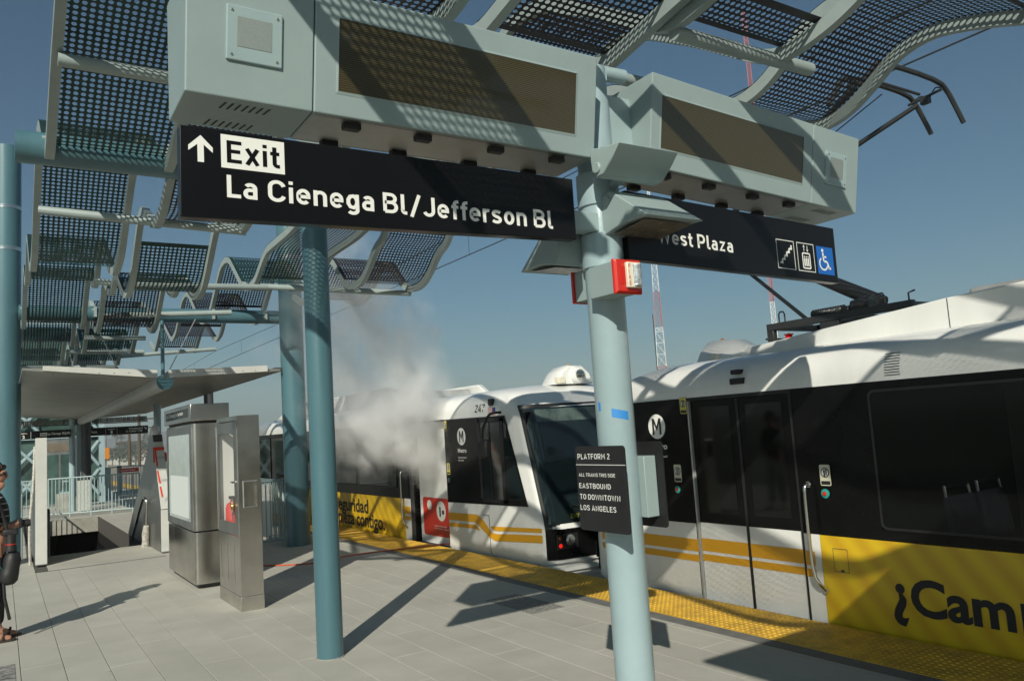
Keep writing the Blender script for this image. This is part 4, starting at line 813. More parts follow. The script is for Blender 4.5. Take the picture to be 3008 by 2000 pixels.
# passenger information displays ----------------------------------------
def display(label, X0, Ln, Z0, slope, led, spk, grl, seam, slots, ht=(.545, .545), flip=False):
    t = thing('information_display', label, 'display box', (X0 + Ln / 2, 3.48, Z0), 'passenger display boxes')
    def fp(u, v, d):                               # on the leaning front face, d in front of it
        return (X0 + u, 3.30 - .09 * v / .54 - d, Z0 + v + slope * u)
    def prof(u): h = ht[0] + (ht[1] - ht[0]) * u / Ln; return [fp(u, 0, 0), (X0 + u, 3.66, Z0 + slope * u), (X0 + u, 3.66, Z0 + h + slope * u), fp(u, h, 0)]
    for a, b in ((0, seam - .0025), (seam + .0025, Ln)):
        MB().loft([prof(a), prof(b)]).build('cabinet', 'boxgrey', t, bevel=.006, smooth=False)
    u0, v0, u1, v1 = led
    me = MB(); me.add([fp(u, v, .0015) for u, v in ((u0, v0), (u1, v0), (u1, v1), (u0, v1))], [(0, 1, 2, 3)]); o = me.build('led_panel', 'led', t, smooth=False)
    ul = o.data.uv_layers.new(name='UVMap'); co = {0: (0, 0), 1: (u1 - u0, 0), 2: (u1 - u0, v1 - v0), 3: (0, v1 - v0)}
    for lp in o.data.loops: ul.data[lp.index].uv = co[lp.vertex_index]
    m_ = MB(); g = .012; P = [(u0 - g, v0 - g), (u1 + g, v0 - g), (u1 + g, v1 + g), (u0 - g, v1 + g)]; Q = [(u0, v0), (u1, v0), (u1, v1), (u0, v1)]
    m_.add([fp(u, v, .001) for u, v in P] + [fp(u, v, .004) for u, v in Q], [(i, (i + 1) % 4, 4 + (i + 1) % 4, 4 + i) for i in range(4)]); m_.build('display_bezel', 'boxgrey', t, smooth=False)
    a, b, c_, d_ = spk; m_ = MB(); m_.add([fp(u, v, k) for k in (0, .012) for u, v in ((a, b), (c_, b), (c_, d_), (a, d_))], [(0, 1, 5, 4), (1, 2, 6, 5), (2, 3, 7, 6), (3, 0, 4, 7), (4, 5, 6, 7)]); sp = m_.build('speaker_plate', 'aqua', t, bevel=.004, smooth=False)
    m_ = MB(); q = grl; m_.add([fp(u, v, .0135) for u, v in ((q[0], q[1]), (q[2], q[1]), (q[2], q[3]), (q[0], q[3]))], [(0, 1, 2, 3)]); m_.build('speaker_grille', mat('fine speaker mesh', (.27, .31, .30), .6, .3, .12, 160), sp, smooth=False)
    m_ = MB()
    for u, v in ((a + .022, b + .022), (c_ - .022, b + .022), (c_ - .022, d_ - .022), (a + .022, d_ - .022)):
        c0 = fp(u, v, .012); m_.lathe([(.0065, 0), (.0045, -.004), (0, -.005)], c0, 'Y', 10)
    m_.build('screw', 'chrome', sp)
    for u in (.745, 1.115, 1.535, 1.925) if not flip else (.18, .56, .96, 1.32):
        for y, du in ((3.375, 0), (3.625, -.02)): z = Z0 + slope * u; MB().box((X0 + u + du - .042, y - .024, z - .028), (X0 + u + du + .042, y + .024, z + .002)).build('latch', 'matblack', t, bevel=.006)
    ua, ub = ((seam + .01, Ln - .01) if not flip else (.01, seam - .01)); MB().add([(X0 + u, y, Z0 + slope * u - .0008) for u, y in ((ua, 3.315), (ub, 3.315), (ub, 3.65), (ua, 3.65))], [(0, 1, 2, 3)]).build('access_tray', 'stainless2', t, smooth=False)
    for y in (3.35, 3.56):
        m_ = MB()
        for k in range(7): u = slots + k * .031 - (y - 3.35) * .1; z = Z0 + slope * u; m_.add([(X0 + u + i * .010 - j * .012, y + j * .07, z - .0015) for i, j in ((0, 0), (1, 0), (1, 1), (0, 1))], [(0, 1, 2, 3)])
        m_.build('vent_slots', 'matblack', t, smooth=False)
    m_ = MB()
    for y in (3.325, 3.645): m_.add([(X0 + u, y + dy, Z0 + slope * u - .001) for u, dy in (((seam if not flip else 0) + .02, 0), ((Ln if not flip else seam) - .02, 0), ((Ln if not flip else seam) - .02, .004), ((seam if not flip else 0) + .02, .004))], [(0, 1, 2, 3)])
    m_.build('tray_seam', 'matblack', t, smooth=False)
    return t
display('grey display box hanging above the exit sign with a long dark screen', .625, 2.13, 3.182, -.002, (.651, .108, 1.989, .43), (.159, .155, .393, .38), (.203, .213, .347, .335), .538, .17)
display('grey display box above the West Plaza sign with an unshadowed amber brown screen', 3.165, 1.957, 3.186, -.053, (.078, .115, 1.355, .418), (1.59, .15, 1.815, .372), (1.632, .2, 1.772, .335), 1.455, 1.62, (.535, .52), True)

# floodlights -----------------------------------------------------------
def luminaire(label, prof, x0, x1, lens, cyl, plate, arm):
    t = thing('floodlight', label, 'lamp', ((x0 + x1) / 2, cyl[0], cyl[1]), 'floodlights on the sign pole')
    pr = chaikin(prof, 1)
    m_ = MB(); m_.prism(prof, YZ, x0, x1); m_.build('housing', 'boxgrey', t, bevel=.006, ang=30)
    m_ = MB(); m_.lathe([(0, -.004), (.050, -.004), (.052, 0), (.052, x1 - x0 - .03), (.045, x1 - x0 - .02), (0, x1 - x0 - .02)], (x0 + .01, cyl[0], cyl[1]), 'X', 24); cy = m_.build('pivot_barrel', 'boxgrey', t)
    MB().lathe([(0, -.012), (.026, -.012), (.030, -.008), (.030, 0), (0, 0)], (x0, cyl[0], cyl[1]), 'X', 24).build('pivot_cap', 'boxgrey', t)
    a, b = lens; n = Vector((0, -(b[1] - a[1]), b[0] - a[0])).normalized()
    if plate * n.z < 0: n = -n
    def lp(x, k, o): p = Vector((x, a[0] + (b[0] - a[0]) * k, a[1] + (b[1] - a[1]) * k)) + n * o; return tuple(p)
    m_ = MB(); m_.add([lp(x, k, .004) for x, k in ((x0 + .03, .12), (x1 - .03, .12), (x1 - .03, .9), (x0 + .03, .9))], [(0, 1, 2, 3)]); m_.build('lens', 'lens', t, smooth=False)
    m_ = MB(); m_.tube(arm, .03, 14); m_.build('mount_arm', 'aquapole', t)
    return t
luminaire('grey floodlight on the near side of the pole tilted down over the sign', [(3.417, 2.767), (3.444, 2.86), (3.444, 2.92), (3.424, 2.977), (3.385, 3.008), (3.33, 3.016), (3.20, 2.92), (3.034, 2.801), (3.12, 2.805), (3.235, 2.806), (3.33, 2.79)], 2.87, 3.285, ((3.40, 2.770), (3.06, 2.803)), (3.362, 2.965), -1, [(2.95, 3.36, 2.965), (2.94, 3.42, 2.965)])
luminaire('grey floodlight tipped upwards on the pole just under the display boxes', [(3.20, 3.055), (3.25, 3.052), (3.292, 3.085), (3.300, 3.16), (3.292, 3.225), (3.20, 3.20), (3.055, 3.185), (3.12, 3.12)], 2.725, 3.158, ((3.075, 3.183), (3.285, 3.222)), (3.245, 3.10), 1, [(2.94, 3.25, 3.10), (2.94, 3.42, 3.06)])
luminaire('grey floodlight behind the exit sign on the far side of the pole', [(3.583, 2.627), (3.556, 2.72), (3.556, 2.78), (3.576, 2.837), (3.615, 2.868), (3.67, 2.876), (3.80, 2.78), (3.966, 2.661), (3.88, 2.665), (3.765, 2.666), (3.67, 2.65)], 2.66, 3.02, ((3.60, 2.630), (3.94, 2.663)), (3.638, 2.825), -1, [(2.9, 3.638, 2.825), (2.92, 3.56, 2.825)])

# fire strobes ------------------------------------------------------------
def fire_strobe(label, x0, x1, z0, z1, yf, yb, s, front):
    t = thing('fire_strobe', label, 'fire alarm', ((x0 + x1) / 2, yf, z0), 'fire strobes on the sign pole')
    MB().box((x0 + .015, min(yf, yb), z0 + .006), (x1 - .015, max(yf, yb), z1 - .006)).build('back_box', 'boxgrey', t, bevel=.004)
    w_ = x1 - x0
    m_ = MB(); m_.loft([[(a, yf + s * d, c) for a, c in ((x0 + e, z0 + e), (x1 - e, z0 + e), (x1 - e, z1 - e), (x0 + e, z1 - e))] for d, e in ((0, 0), (.016, 0), (.03, .012))]); pl = m_.build('red_plate', 'red', t, bevel=.004, smooth=False)
    if front:
        cx0, cx1, cz0, cz1 = x0 + .066, x1 - .028, z0 + .030, z1 - .020
        MB().box((cx0, yf + s * .052, cz0), (cx1, yf + s * .03, cz1)).build('strobe_body', 'cream', pl, bevel=.005) if s > 0 else MB().box((cx0, yf + s * .052, cz0), (cx1, yf + s * .028, cz1)).build('strobe_body', 'cream', pl, bevel=.005)
        m_ = MB(); m_.lathe([(0, cz0 + .012), (.028, cz0 + .012), (.030, (cz0 + cz1) / 2), (.028, cz1 - .012), (0, cz1 - .012)], (cx1 - .030, yf + s * .044, 0), 'Z', 18); m_.build('strobe_lens', 'strobe', pl)
        m_ = MB(); q = lambda u, v, d: (u, yf + s * .0532 - d, v)
        for k, ch in enumerate('FIRE'): zc = cz1 - .022 - k * .031; put_text(m_, ch, (cx0 + .007, zc - .011, cx0 + (.021 if ch != 'I' else .011), zc + .011), q, .0005, .004)
        m_.build('lettering', 'red', pl, smooth=False)
        m_ = MB()
        for k in range(5): m_.box((x0 + .035 + k * .007, yf + s * .034, z0 + .05), (x0 + .038 + k * .007, yf + s * .029, z1 - .04))
        m_.build('sounder_rib', 'red', pl, smooth=False)
    return t
fire_strobe('red fire strobe with clear lens on a grey box right of the pole', 2.735, 2.925, 2.40, 2.588, 3.205, 3.42, -1, True)
fire_strobe('red edged fire strobe seen from behind left of the pole', 2.85, 3.03, 2.432, 2.622, 3.70, 3.52, 1, False)

# platform 2 plates --------------------------------------------------------
t = thing('platform_sign', 'black Platform 2 sign plate with white lettering on the pole', 'sign', (2.745, 3.44, 1.14), 'platform plates on the pole')
MB().prism(rrect(-3.655, 1.138, -3.228, 1.600, .022), PT, 2.745, 2.752).build('plate', 'matblack', t, smooth=False)
MB().box((2.752, 3.40, 1.2), (2.84, 3.58, 1.53)).build('bracket', 'boxgrey', t, bevel=.004)
m_ = MB(); X_ = 2.7445
put_sign(m_, 'PLATFORM 2', (-3.635, 1.528, -3.352, 1.561), PT, X_); flat(m_, [(-3.655, 1.4965), (-3.228, 1.4965), (-3.228, 1.4995), (-3.655, 1.4995)], PT, X_)
put_sign(m_, 'ALL TRAINS THIS SIDE', (-3.635, 1.4325, -3.318, 1.4535), PT, X_); put_sign(m_, 'EASTBOUND', (-3.638, 1.367, -3.362, 1.398), PT, X_)
put_sign(m_, 'TO DOWNTOWN', (-3.638, 1.3055, -3.29, 1.338), PT, X_); put_sign(m_, 'LOS ANGELES', (-3.64, 1.2465, -3.33, 1.2785), PT, X_)
m_.build('lettering', 'white', t, smooth=False)
t = thing('platform_sign', 'black sign plate seen from its back right of the pole on a grey bracket', 'sign', (3.09, 3.52, 1.13), 'platform plates on the pole')
MB().prism(rrect(-3.74, 1.128, -3.312, 1.602, .022), PT, 3.088, 3.095).build('plate', 'matblack', t, smooth=False)
MB().box((3.0, 3.37, 1.19), (3.087, 3.52, 1.525)).build('bracket', 'boxgrey', t, bevel=.004)
# painter's tape left on the pole
def tape(a0, a1, z0, z1, dz, label):
    m_ = MB(); n = 8; P = []
    for k in range(n + 1):
        a = R_(a0 + (a1 - a0) * k / n)
        for z in (z0, z1): P.append((PX + .1088 * math.cos(a), PY + .1088 * math.sin(a), z + dz * k / n))
    m_.add(P, [(2 * k, 2 * k + 2, 2 * k + 3, 2 * k + 1) for k in range(n)]); tag(m_.build('tape_strip', 'bluetape', None), label, 'tape', 'strips of blue tape on the pole')
tape(221, 273, 1.752, 1.80, -.022, 'longer strip of blue tape on the right side of the pale pole')
tape(176, 186, 1.79, 1.838, 0, 'small strip of blue tape on the left side of the pale pole')

# ================================================================== STAINLESS CABINETS
t = thing('map_case', 'tall stainless map case with glazed side and lettered header', 'map case', (2.2, 11.4, 0))
x0, x1, y0, y1 = 2.0, 2.43, 10.5, 12.35
MB().box((x0 + .05, y0 + .1, 0), (x1 - .05, y1 - .1, .06)).build('plinth', 'steeldark', t, smooth=False)
m_ = MB(); m_.prism(rrect(x0, y0, x1, y1, .04, 4), XY, .06, .685); m_.build('lower_cabinet', 'stainless', t, bevel=.006)
m_ = MB(); m_.prism(rrect(x0, y0, x1, y1, .04, 4), XY, .70, 2.02); m_.build('body', 'stainless', t, bevel=.004)
m_ = MB(); m_.box((x0 - .028, y0 - .02, 2.05), (x1 + .01, y1 + .02, 2.262)); hd = m_.build('header', 'stainless', t, bevel=.008)
MB().box((x0 + .03, y0 + .03, 2.0), (x1 - .03, y1 - .03, 2.05)).build('shadow_gap', 'matblack', t, smooth=False)
m_ = MB(); P = [(-(y1 - .12), 2.105), (-(y0 + .12), 2.105), (-(y0 + .12), 2.215), (-(y1 - .12), 2.215)]; flat(m_, P, PT, x0 - .0285); m_.build('name_panel', 'steeldark', hd, smooth=False)
m_ = MB(); put_text(m_, 'La Cienega/Jefferson', (-(y1 - .2), 2.13, -(y0 + .45), 2.20), PT, x0 - .0295, .01); m_.build('lettering', 'reflwhite', hd, smooth=False)
m_ = MB()
for i in range(7):
    for k in range(7): m_.box((x0 + .19 + i * .019, y0 - .0205, 2.10 + k * .019), (x0 + .194 + i * .019, y0 - .019, 2.104 + k * .019))
m_.build('speaker_holes', 'matblack', hd, smooth=False)
m_ = MB(); P = [(-(y1 - .06), .72), (-(y0 + .05), .72), (-(y0 + .05), 1.99), (-(y1 - .06), 1.99)]; Q = [(-(y1 - .16), .80), (-(y0 + .17), .80), (-(y0 + .17), 1.90), (-(y1 - .16), 1.90)]
m_.add([PT(u, v, x0 - .012) for u, v in P + Q], [(i, (i + 1) % 4, 4 + (i + 1) % 4, 4 + i) for i in range(4)]); m_.add([PT(u, v, x) for x in (x0 - .012, x0 + .002) for u, v in P], [(i, (i + 1) % 4, 4 + (i + 1) % 4, 4 + i) for i in range(4)]); fr = m_.build('glazed_door', 'stainless2', t, smooth=False)
flat(MB(), Q, PT, x0 - .006).build('glass', 'glasspale', fr, smooth=False)
m_ = MB(); flat(m_, [(-(y1 - .3), .84), (-(y0 + .3), .84), (-(y0 + .3), 1.36), (-(y1 - .3), 1.36)], PT, x0 - .0065); m_.build('notice', mat('white notice', (.66, .70, .68), .4), fr, smooth=False)
m_ = MB(); m_.lathe([(0, -.02), (.012, -.018), (.014, 0), (0, 0)], (x0 - .012, y0 + .07, 1.75), 'X', 10); m_.lathe([(0, -.02), (.012, -.018), (.014, 0), (0, 0)], (x0 - .012, y0 + .07, 1.0), 'X', 10); m_.build('door_lock', 'chrome', fr)

t = thing('extinguisher_cabinet', 'narrower stainless cabinet with glazed door and red extinguisher inside', 'cabinet', (2.23, 9.23, 0))
x0, x1, y0, y1 = 2.115, 2.345, 8.75, 9.71
MB().box((x0 - .004, y0 - .006, 0), (x1 + .004, y1 + .006, .15)).build('plinth', 'stainless', t, bevel=.004)
# body as a shell with a cavity behind the glazed door and a square recess on the near end
m_ = MB()
m_.box((x0, y0, .15), (x1, y1, .76)); m_.box((x0, y0, 1.99), (x1, y1, 2.035)); m_.box((x1 - .02, y0, .76), (x1, y1, 1.99)); m_.box((x0, y1 - .06, .76), (x1 - .02, y1, 1.99))
rx0, rx1, rz0, rz1 = x0 + .05, x0 + .19, 1.07, 1.33
m_.box((x0, y0, .76), (x1 - .02, y0 + .06, rz0)); m_.box((x0, y0, rz1), (x1 - .02, y0 + .06, 1.99)); m_.box((x0, y0, rz0), (rx0, y0 + .06, rz1)); m_.box((rx1, y0, rz0), (x1 - .02, y0 + .06, rz1)); m_.box((rx0, y0 + .055, rz0), (rx1, y0 + .06, rz1))
m_.build('body', 'stainless', t, smooth=False)
m_ = MB(); P = [(rx0 - .012, rz0 - .012), (rx1 + .012, rz0 - .012), (rx1 + .012, rz1 + .012), (rx0 - .012, rz1 + .012)]; Q = [(rx0, rz0), (rx1, rz0), (rx1, rz1), (rx0, rz1)]
m_.add([XZ(u, v, y0 - .002) for u, v in P] + [XZ(u, v, y0 - .006) for u, v in Q], [(i, (i + 1) % 4, 4 + (i + 1) % 4, 4 + i) for i in range(4)]); m_.build('recess_frame', 'stainless2', t, smooth=False)
m_ = MB(); m_.box((x1 - .024, y0 + .065, .765), (x1 - .0205, y1 - .065, 1.985)); m_.box((x0 + .004, y1 - .066, .765), (x1 - .026, y1 - .0605, 1.985)); m_.build('liner', 'panelgrey', t, smooth=False)
m_ = MB(); P = [(-(y1 - .03), .77), (-(y0 + .02), .77), (-(y0 + .02), 1.975), (-(y1 - .03), 1.975)]; Q = [(-(y1 - .13), .90), (-(y0 + .15), .90), (-(y0 + .15), 1.85), (-(y1 - .13), 1.85)]
m_.add([PT(u, v, x0 - .010) for u, v in P + Q], [(i, (i + 1) % 4, 4 + (i + 1) % 4, 4 + i) for i in range(4)]); m_.add([PT(u, v, x) for x in (x0 - .010, x0 + .001) for u, v in P], [(i, (i + 1) % 4, 4 + (i + 1) % 4, 4 + i) for i in range(4)]); dr = m_.build('glazed_door', 'stainless2', t, smooth=False)
gm = mat('clear door glass', (.8, .85, .83), .04); gm.node_tree.nodes['Principled BSDF'].inputs['Alpha'].default_value = .12
flat(MB(), Q, PT, x0 - .004).build('glass', gm, dr, smooth=False)
m_ = MB(); m_.tube([(x0 - .012, y1 - .03, .78 + k * .04) for k in range(30)], .008, 6); m_.build('piano_hinge', 'chrome', dr)
m_ = MB(); m_.tube([(x0 - .05, y0 + .07, 1.345), (x0 - .05, y0 + .07, 1.33), (x0 - .012, y0 + .07, 1.335)], .010, 8); m_.tube([(x0 - .05, y0 + .03, 1.335), (x0 - .05, y0 + .12, 1.335)], .009, 8); m_.build('latch_handle', 'chrome', dr)
ex = thing('fire_extinguisher', 'red fire extinguisher standing behind the glass of the stainless cabinet', 'fire extinguisher', (2.215, 9.46, .762))
m_ = MB(); m_.lathe([(0, .762), (.075, .762), (.078, .78), (.078, 1.02), (.06, 1.07), (.028, 1.09), (.028, 1.12), (0, 1.12)], (2.215, 9.46, 0), 'Z', 22); m_.build('cylinder', 'red', ex)
m_ = MB(); m_.box((2.19, 9.38, 1.12), (2.24, 9.54, 1.15)); m_.tube([(2.215, 9.4, 1.12), (2.17, 9.33, 1.08), (2.18, 9.32, .95)], .012, 8); m_.build('valve', 'matblack', ex)
pk = thing('padlock', 'round brass padlock hanging on the cabinet door', 'padlock', (x0 - .03, 8.93, 1.07))
MB().lathe([(0, -.014), (.034, -.012), (.038, -.004), (.038, .008), (0, .01)], (x0 - .03, 8.93, 1.075), 'X', 22).build('case', 'brass', pk)
MB().tube([(x0 - .03, 8.905, 1.10), (x0 - .03, 8.907, 1.15), (x0 - .03, 8.93, 1.165), (x0 - .03, 8.953, 1.15), (x0 - .03, 8.955, 1.10)], .006, 8).build('shackle', 'chrome', pk)
m_ = MB(); m_.tube([(x0 - .03, 8.93, 1.04), (x0 - .035, 8.925, .97), (x0 - .03, 8.935, .92)], .007, 6); m_.build('keys', 'chrome', pk)
m_ = MB(); P = [(-(y1 - .12), .30), (-(y0 + .42), .30), (-(y0 + .42), .31), (-(y1 - .12), .31)]
for u in (-(y1 - .1), -(y0 + .56), -(y0 + .26)): flat(m_, [(u, .26), (u + .006, .26), (u + .006, .66), (u, .66)], PT, x0 - .001)
m_.build('panel_seam', 'steeldark', t, smooth=False)
# cord across the platform
hp = chaikin([(2.75, 12.0, .012), (2.95, 11.72, .012), (3.12, 11.6, .012), (3.4, 11.3, .012), (3.66, 11.15, .012), (3.95, 11.22, .012), (4.15, 11.35, .012), (4.45, 11.36, .012), (4.72, 11.33, .012), (5.1, 11.2, .016), (5.45, 11.1, .016), (5.75, 11.05, .02), (6.05, 11.0, -.02)], 2)
tag(MB().tube(hp, .0095, 6).build('power_cord', 'hose', None), 'orange red cord running over the paving into the open train door', 'cord')

# ================================================================== STAIR HEAD, SHELTER ROOF, FAR PLATFORM
t = thing('shelter_roof', 'low metal butterfly roof over the stair head with a round central gutter', 'roof', (2.1, 20, 2.9))
rm = mat('ribbed roof underside', (.33, .325, .30), .40, .6, .2, 1.5)
_n = rm.node_tree.nodes; _l = rm.node_tree.links; _tc = _n.new('ShaderNodeTexCoord'); _w = _n.new('ShaderNodeTexWave'); _w.bands_direction = 'Y'; _w.inputs['Scale'].default_value = 3.2; _l.new(_tc.outputs['Object'], _w.inputs[0])
_b = _n.new('ShaderNodeBump'); _b.inputs['Strength'].default_value = .5; _b.inputs['Distance'].default_value = .03; _l.new(_w.outputs['Fac'], _b.inputs['Height']); _l.new(_b.outputs[0], _n['Principled BSDF'].inputs['Normal'])
for nm, P in (('roof_wing', [(2.0, 2.80), (.25, 2.965), (.25, 2.995), (2.0, 2.93)]), ('roof_wing', [(2.2, 2.80), (3.92, 2.895), (3.92, 2.93), (2.2, 2.93)])):
    MB().prism(P, XZ, 13.22, 28.5).build(nm, rm, t, smooth=False)
for P in ([(2.02, 2.815), (.50, 2.95), (.50, 3.02), (2.02, 2.935)], [(2.18, 2.815), (3.70, 2.885), (3.70, 2.985), (2.18, 2.935)]):
    MB().prism(P, XZ, 13.17, 13.216).build('fascia', 'panelgrey', t, smooth=False, bevel=.004)
m_ = MB()
for k in range(7):
    for u in (.62 + k * .2, 2.3 + k * .2): m_.lathe([(.008, 0), (.006, -.004), (0, -.005)], (u, 13.168, 2.90), 'Y', 8)
m_.build('rivet', 'steeldark', t)
m_ = MB(); m_.prism([(2.1 + .115 * math.cos(R_(a)), 2.735 + .115 * math.sin(R_(a))) for a in range(180, 361, 20)] + [(2.215, 2.80), (1.985, 2.80)], XZ, 13.05, 28.6); gb = m_.build('gutter_beam', 'galv', t)
m_ = MB(); m_.prism([(2.1 + .118 * math.cos(R_(a)), 2.735 + .118 * math.sin(R_(a))) for a in range(180, 361, 20)] + [(2.218, 2.80), (1.982, 2.80)], XZ, 13.03, 13.05); m_.build('gutter_end', 'blue', gb)
MB().tube([(2.09, 13.14, 2.80), (2.09, 13.14, 3.7)], .028, 12).build('hanger_rod', 'blue', t)
MB().lathe([(0, 0), (.14, 0), (.14, 2.75), (0, 2.75)], (2.2, 27.85, 0), 'Z', 20).build('roof_post', 'steeldark', t)
MB().box((3.86, 13.3, 2.90), (3.98, 28.5, 2.96)).build('edge_channel', 'steeldark', t, smooth=False)

t = thing('stair_balustrade', 'stainless sloping stair side with taped cover panels', 'stair side', (2.33, 15, 0))
prof = [(14.62, 0.01), (14.62, .72), (15.38, 1.975), (15.60, 1.975), (19.4, -.33), (19.4, -.9), (16.4, -.9), (16.4, .01)]
MB().prism(prof, YZ, 2.262, 2.40).build('side_panel', 'stainless2', t, smooth=False, bevel=.006)
m_ = MB(); m_.prism([(14.60, .03), (14.60, .715), (14.617, .715), (14.617, .03)], YZ, 2.255, 2.415); m_.build('front_panel', 'panelgrey', t, smooth=False, bevel=.004)
def inc(k, o): y = 14.61 + (15.37 - 14.61) * k; z = .722 + (1.975 - .722) * k; return (y - .85 * o, z + .52 * o)
for a, b, mm in ((0, .36, 'panelgrey'), (.365, .52, 'panelgrey'), (.525, .68, 'panelgrey'), (.685, .90, 'panelgrey'), (.905, 1.0, 'steeldark')):
    m_ = MB(); m_.prism([inc(a, .002), inc(b, .002), inc(b, .016), inc(a, .016)], YZ, 2.256, 2.412); m_.build('cover_panel', mm, t, smooth=False, bevel=.003)
m_ = MB()
for k in (.37, .52, .68): m_.prism([inc(k - .018, .0162), inc(k + .018, .0162), inc(k + .018, .018), inc(k - .018, .018)], YZ, 2.25, 2.418)
m_.add([(2.33, *inc(.08, .018)), (2.42, *inc(.16, .018)), (2.42, *inc(.20, .018)), (2.33, *inc(.12, .018))], [(0, 1, 2, 3)])
m_.build('grey_tape', 'galv', t, smooth=False)
m_ = MB(); m_.tube(chaikin([(2.19, 15.9, .05), (2.19, 15.75, .55), (2.19, 15.7, .80), (2.17, 15.75, .88), (2.17, 16.0, .86), (2.17, 17.5, -.02)], 2), .022, 10); m_.build('handrail', 'chrome', t)
MB().tube([(2.19, 15.93, .0), (2.19, 15.88, .12), (2.185, 15.84, .24), (2.19, 15.78, .38)], [.07, .055, .065, .045], 12).build('wrapped_foot', 'wrap', t)
rt = thing('red_barrier_tape', 'red tape looped round the top of the taped stair side', 'tape', (2.33, 15.1, 1.6))
m_ = MB()
def band(k, x0, x1, w_=.02): m_.prism([inc(k - w_, .02), inc(k + w_, .02), inc(k + w_, .024), inc(k - w_, .024)], YZ, x0, x1)
band(.80, 2.235, 2.42, .022)
for pts in ([(2.25, 15.2, 1.72), (2.245, 15.15, 1.55), (2.235, 15.1, 1.50)], [(2.27, *inc(.79, .022)), (2.275, *inc(.6, .022)), (2.27, *inc(.56, .022))], [(2.27, *inc(.5, .022)), (2.285, *inc(.36, .022)), (2.29, *inc(.33, .022))], [(2.285, *inc(.29, .022)), (2.30, *inc(.15, .022))]):
    P = [Vector(p) for p in pts]
    for a, b in zip(P[:-1], P[1:]): m_.add([a + Vector((-.014, 0, 0)), a + Vector((.014, .003, 0)), b + Vector((.014, .003, 0)), b + Vector((-.014, 0, 0))], [(0, 1, 2, 3)])
m_.tube([(2.42, 15.2, 1.66), (2.44, 15.18, 1.64), (2.44, 15.16, 1.53), (2.40, 15.15, 1.50)], .022, 8); m_.build('tape', 'redtape', rt)
t = thing('stair_end_panel', 'white upright panel at the left of the stair opening with shadows on it', 'stair side', (.55, 15.2, 0))
MB().box((.465, 14.97, .03), (.628, 15.02, 2.03)).build('front_panel', 'panelgrey', t, smooth=False, bevel=.006)
MB().prism([(15.022, .01), (15.022, 2.02), (15.6, 2.02), (19.4, -.3), (19.4, -.9), (16.4, -.9), (16.4, .01)], YZ, .475, .615).build('side_panel', 'stainless2', t, smooth=False)
m_ = MB(); m_.tube(chaikin([(.66, 16.2, .3), (.66, 15.6, .82), (.66, 15.35, .86), (.66, 15.3, .70), (.66, 15.32, .1)], 2), .024, 10); m_.build('handrail', 'steeldark', t)
m_ = MB(); m_.tube(chaikin([(.40, 15.2, .02), (.38, 15.1, .6), (.44, 15.05, 1.3), (.46, 15.1, 1.9)], 2), .02, 8); m_.build('cable_sleeve', 'wrap', t)

def railing(name, label, p, q, h, n, m='aqua', r=.011, group=None):
    t = thing(name, label, 'railing', p, group); P, Q = Vector(p), Vector(q)
    m_ = MB(); m_.tube([P + Vector((0, 0, h)), Q + Vector((0, 0, h))], .021, 10); m_.tube([P + Vector((0, 0, .10)), Q + Vector((0, 0, .10))], .016, 8); m_.build('rail', m, t)
    for k in range(n + 1):
        c = P.lerp(Q, k / n); post_ = k % 6 == 0 or k == n
        MB().tube([c + Vector((0, 0, 0 if post_ else .10)), c + Vector((0, 0, h))], .02 if post_ else r, 8).build('post' if post_ else 'baluster', m, t)
    return t
railing('railing', 'pale aqua railing across the far side of the stair opening', (1.12, 26.0, 0), (3.35, 25.3, 0), 1.08, 26)
railing('railing', 'short pale railing left of the thick column by the platform edge', (3.58, 13.62, 0), (4.02, 13.62, 0), 1.08, 6)
railing('railing', 'pale railing running away along the platform edge behind the thick column', (4.02, 13.7, 0), (4.02, 16.6, 0), 1.06, 22)
railing('railing', 'pale railing running back along the left side of the stair opening', (.30, 16.4, 0), (.42, 25.0, 0), 1.08, 60)
railing('railing', 'short pale railing at the left of the white stair panel', (-.4, 26.2, 0), (1.0, 26.1, 0), 1.06, 14)
t = thing('white_panel', 'white weather panel standing behind the short railing', 'panel', (3.8, 14.3, 0)); MB().box((3.60, 14.2, .12), (3.99, 14.24, 1.0)).build('sheet', 'trainwhite', t, smooth=False, bevel=.005); MB().box((3.62, 14.24, 0), (3.66, 14.28, .9)).build('leg', 'galv', t, smooth=False); MB().box((3.93, 14.24, 0), (3.97, 14.28, .9)).build('leg', 'galv', t, smooth=False)

# lift tower
t = thing('lift_tower', 'glazed lift tower with pale blue cross braces beyond the stair', 'lift tower', (1.8, 33, 0))
X0, X1, Y0, Y1 = .25, 3.02, 32.0, 34.2
for x, y in ((X0, Y0), (X1, Y0), (X0, Y1), (X1, Y1)): MB().box((x - .09, y - .09, 0), (x + .09, y + .09, 6.4)).build('corner_post', 'aquapole', t, smooth=False)
m_ = MB()
for z in (2.30, 4.4, 6.3): m_.box((X0 + .09, Y0 - .05, z), (X1 - .09, Y0 + .05, z + .14)); m_.box((X0 + .09, Y1 - .05, z), (X1 - .09, Y1 + .05, z + .14))
m_.build('frame_beam', 'aquapole', t, smooth=False)
for sx, xa, xb in ((0, X0 + .1, 1.15), (0, 2.3, X1 - .1)):
    for z in (.3, 1.3, 2.5, 3.4):
        m_ = MB(); m_.tube([(xa, Y0 - .1, z), (xb, Y0 - .1, z + .85)], .055, 6); m_.tube([(xb, Y0 - .13, z), (xa, Y0 - .13, z + .85)], .055, 6); m_.build('cross_brace', 'aquapole', t)
m_ = MB(); m_.box((1.18, Y0 - .02, 0), (2.25, Y0 + .06, 2.28)); m_.build('door_surround', 'stainless2', t, smooth=False)
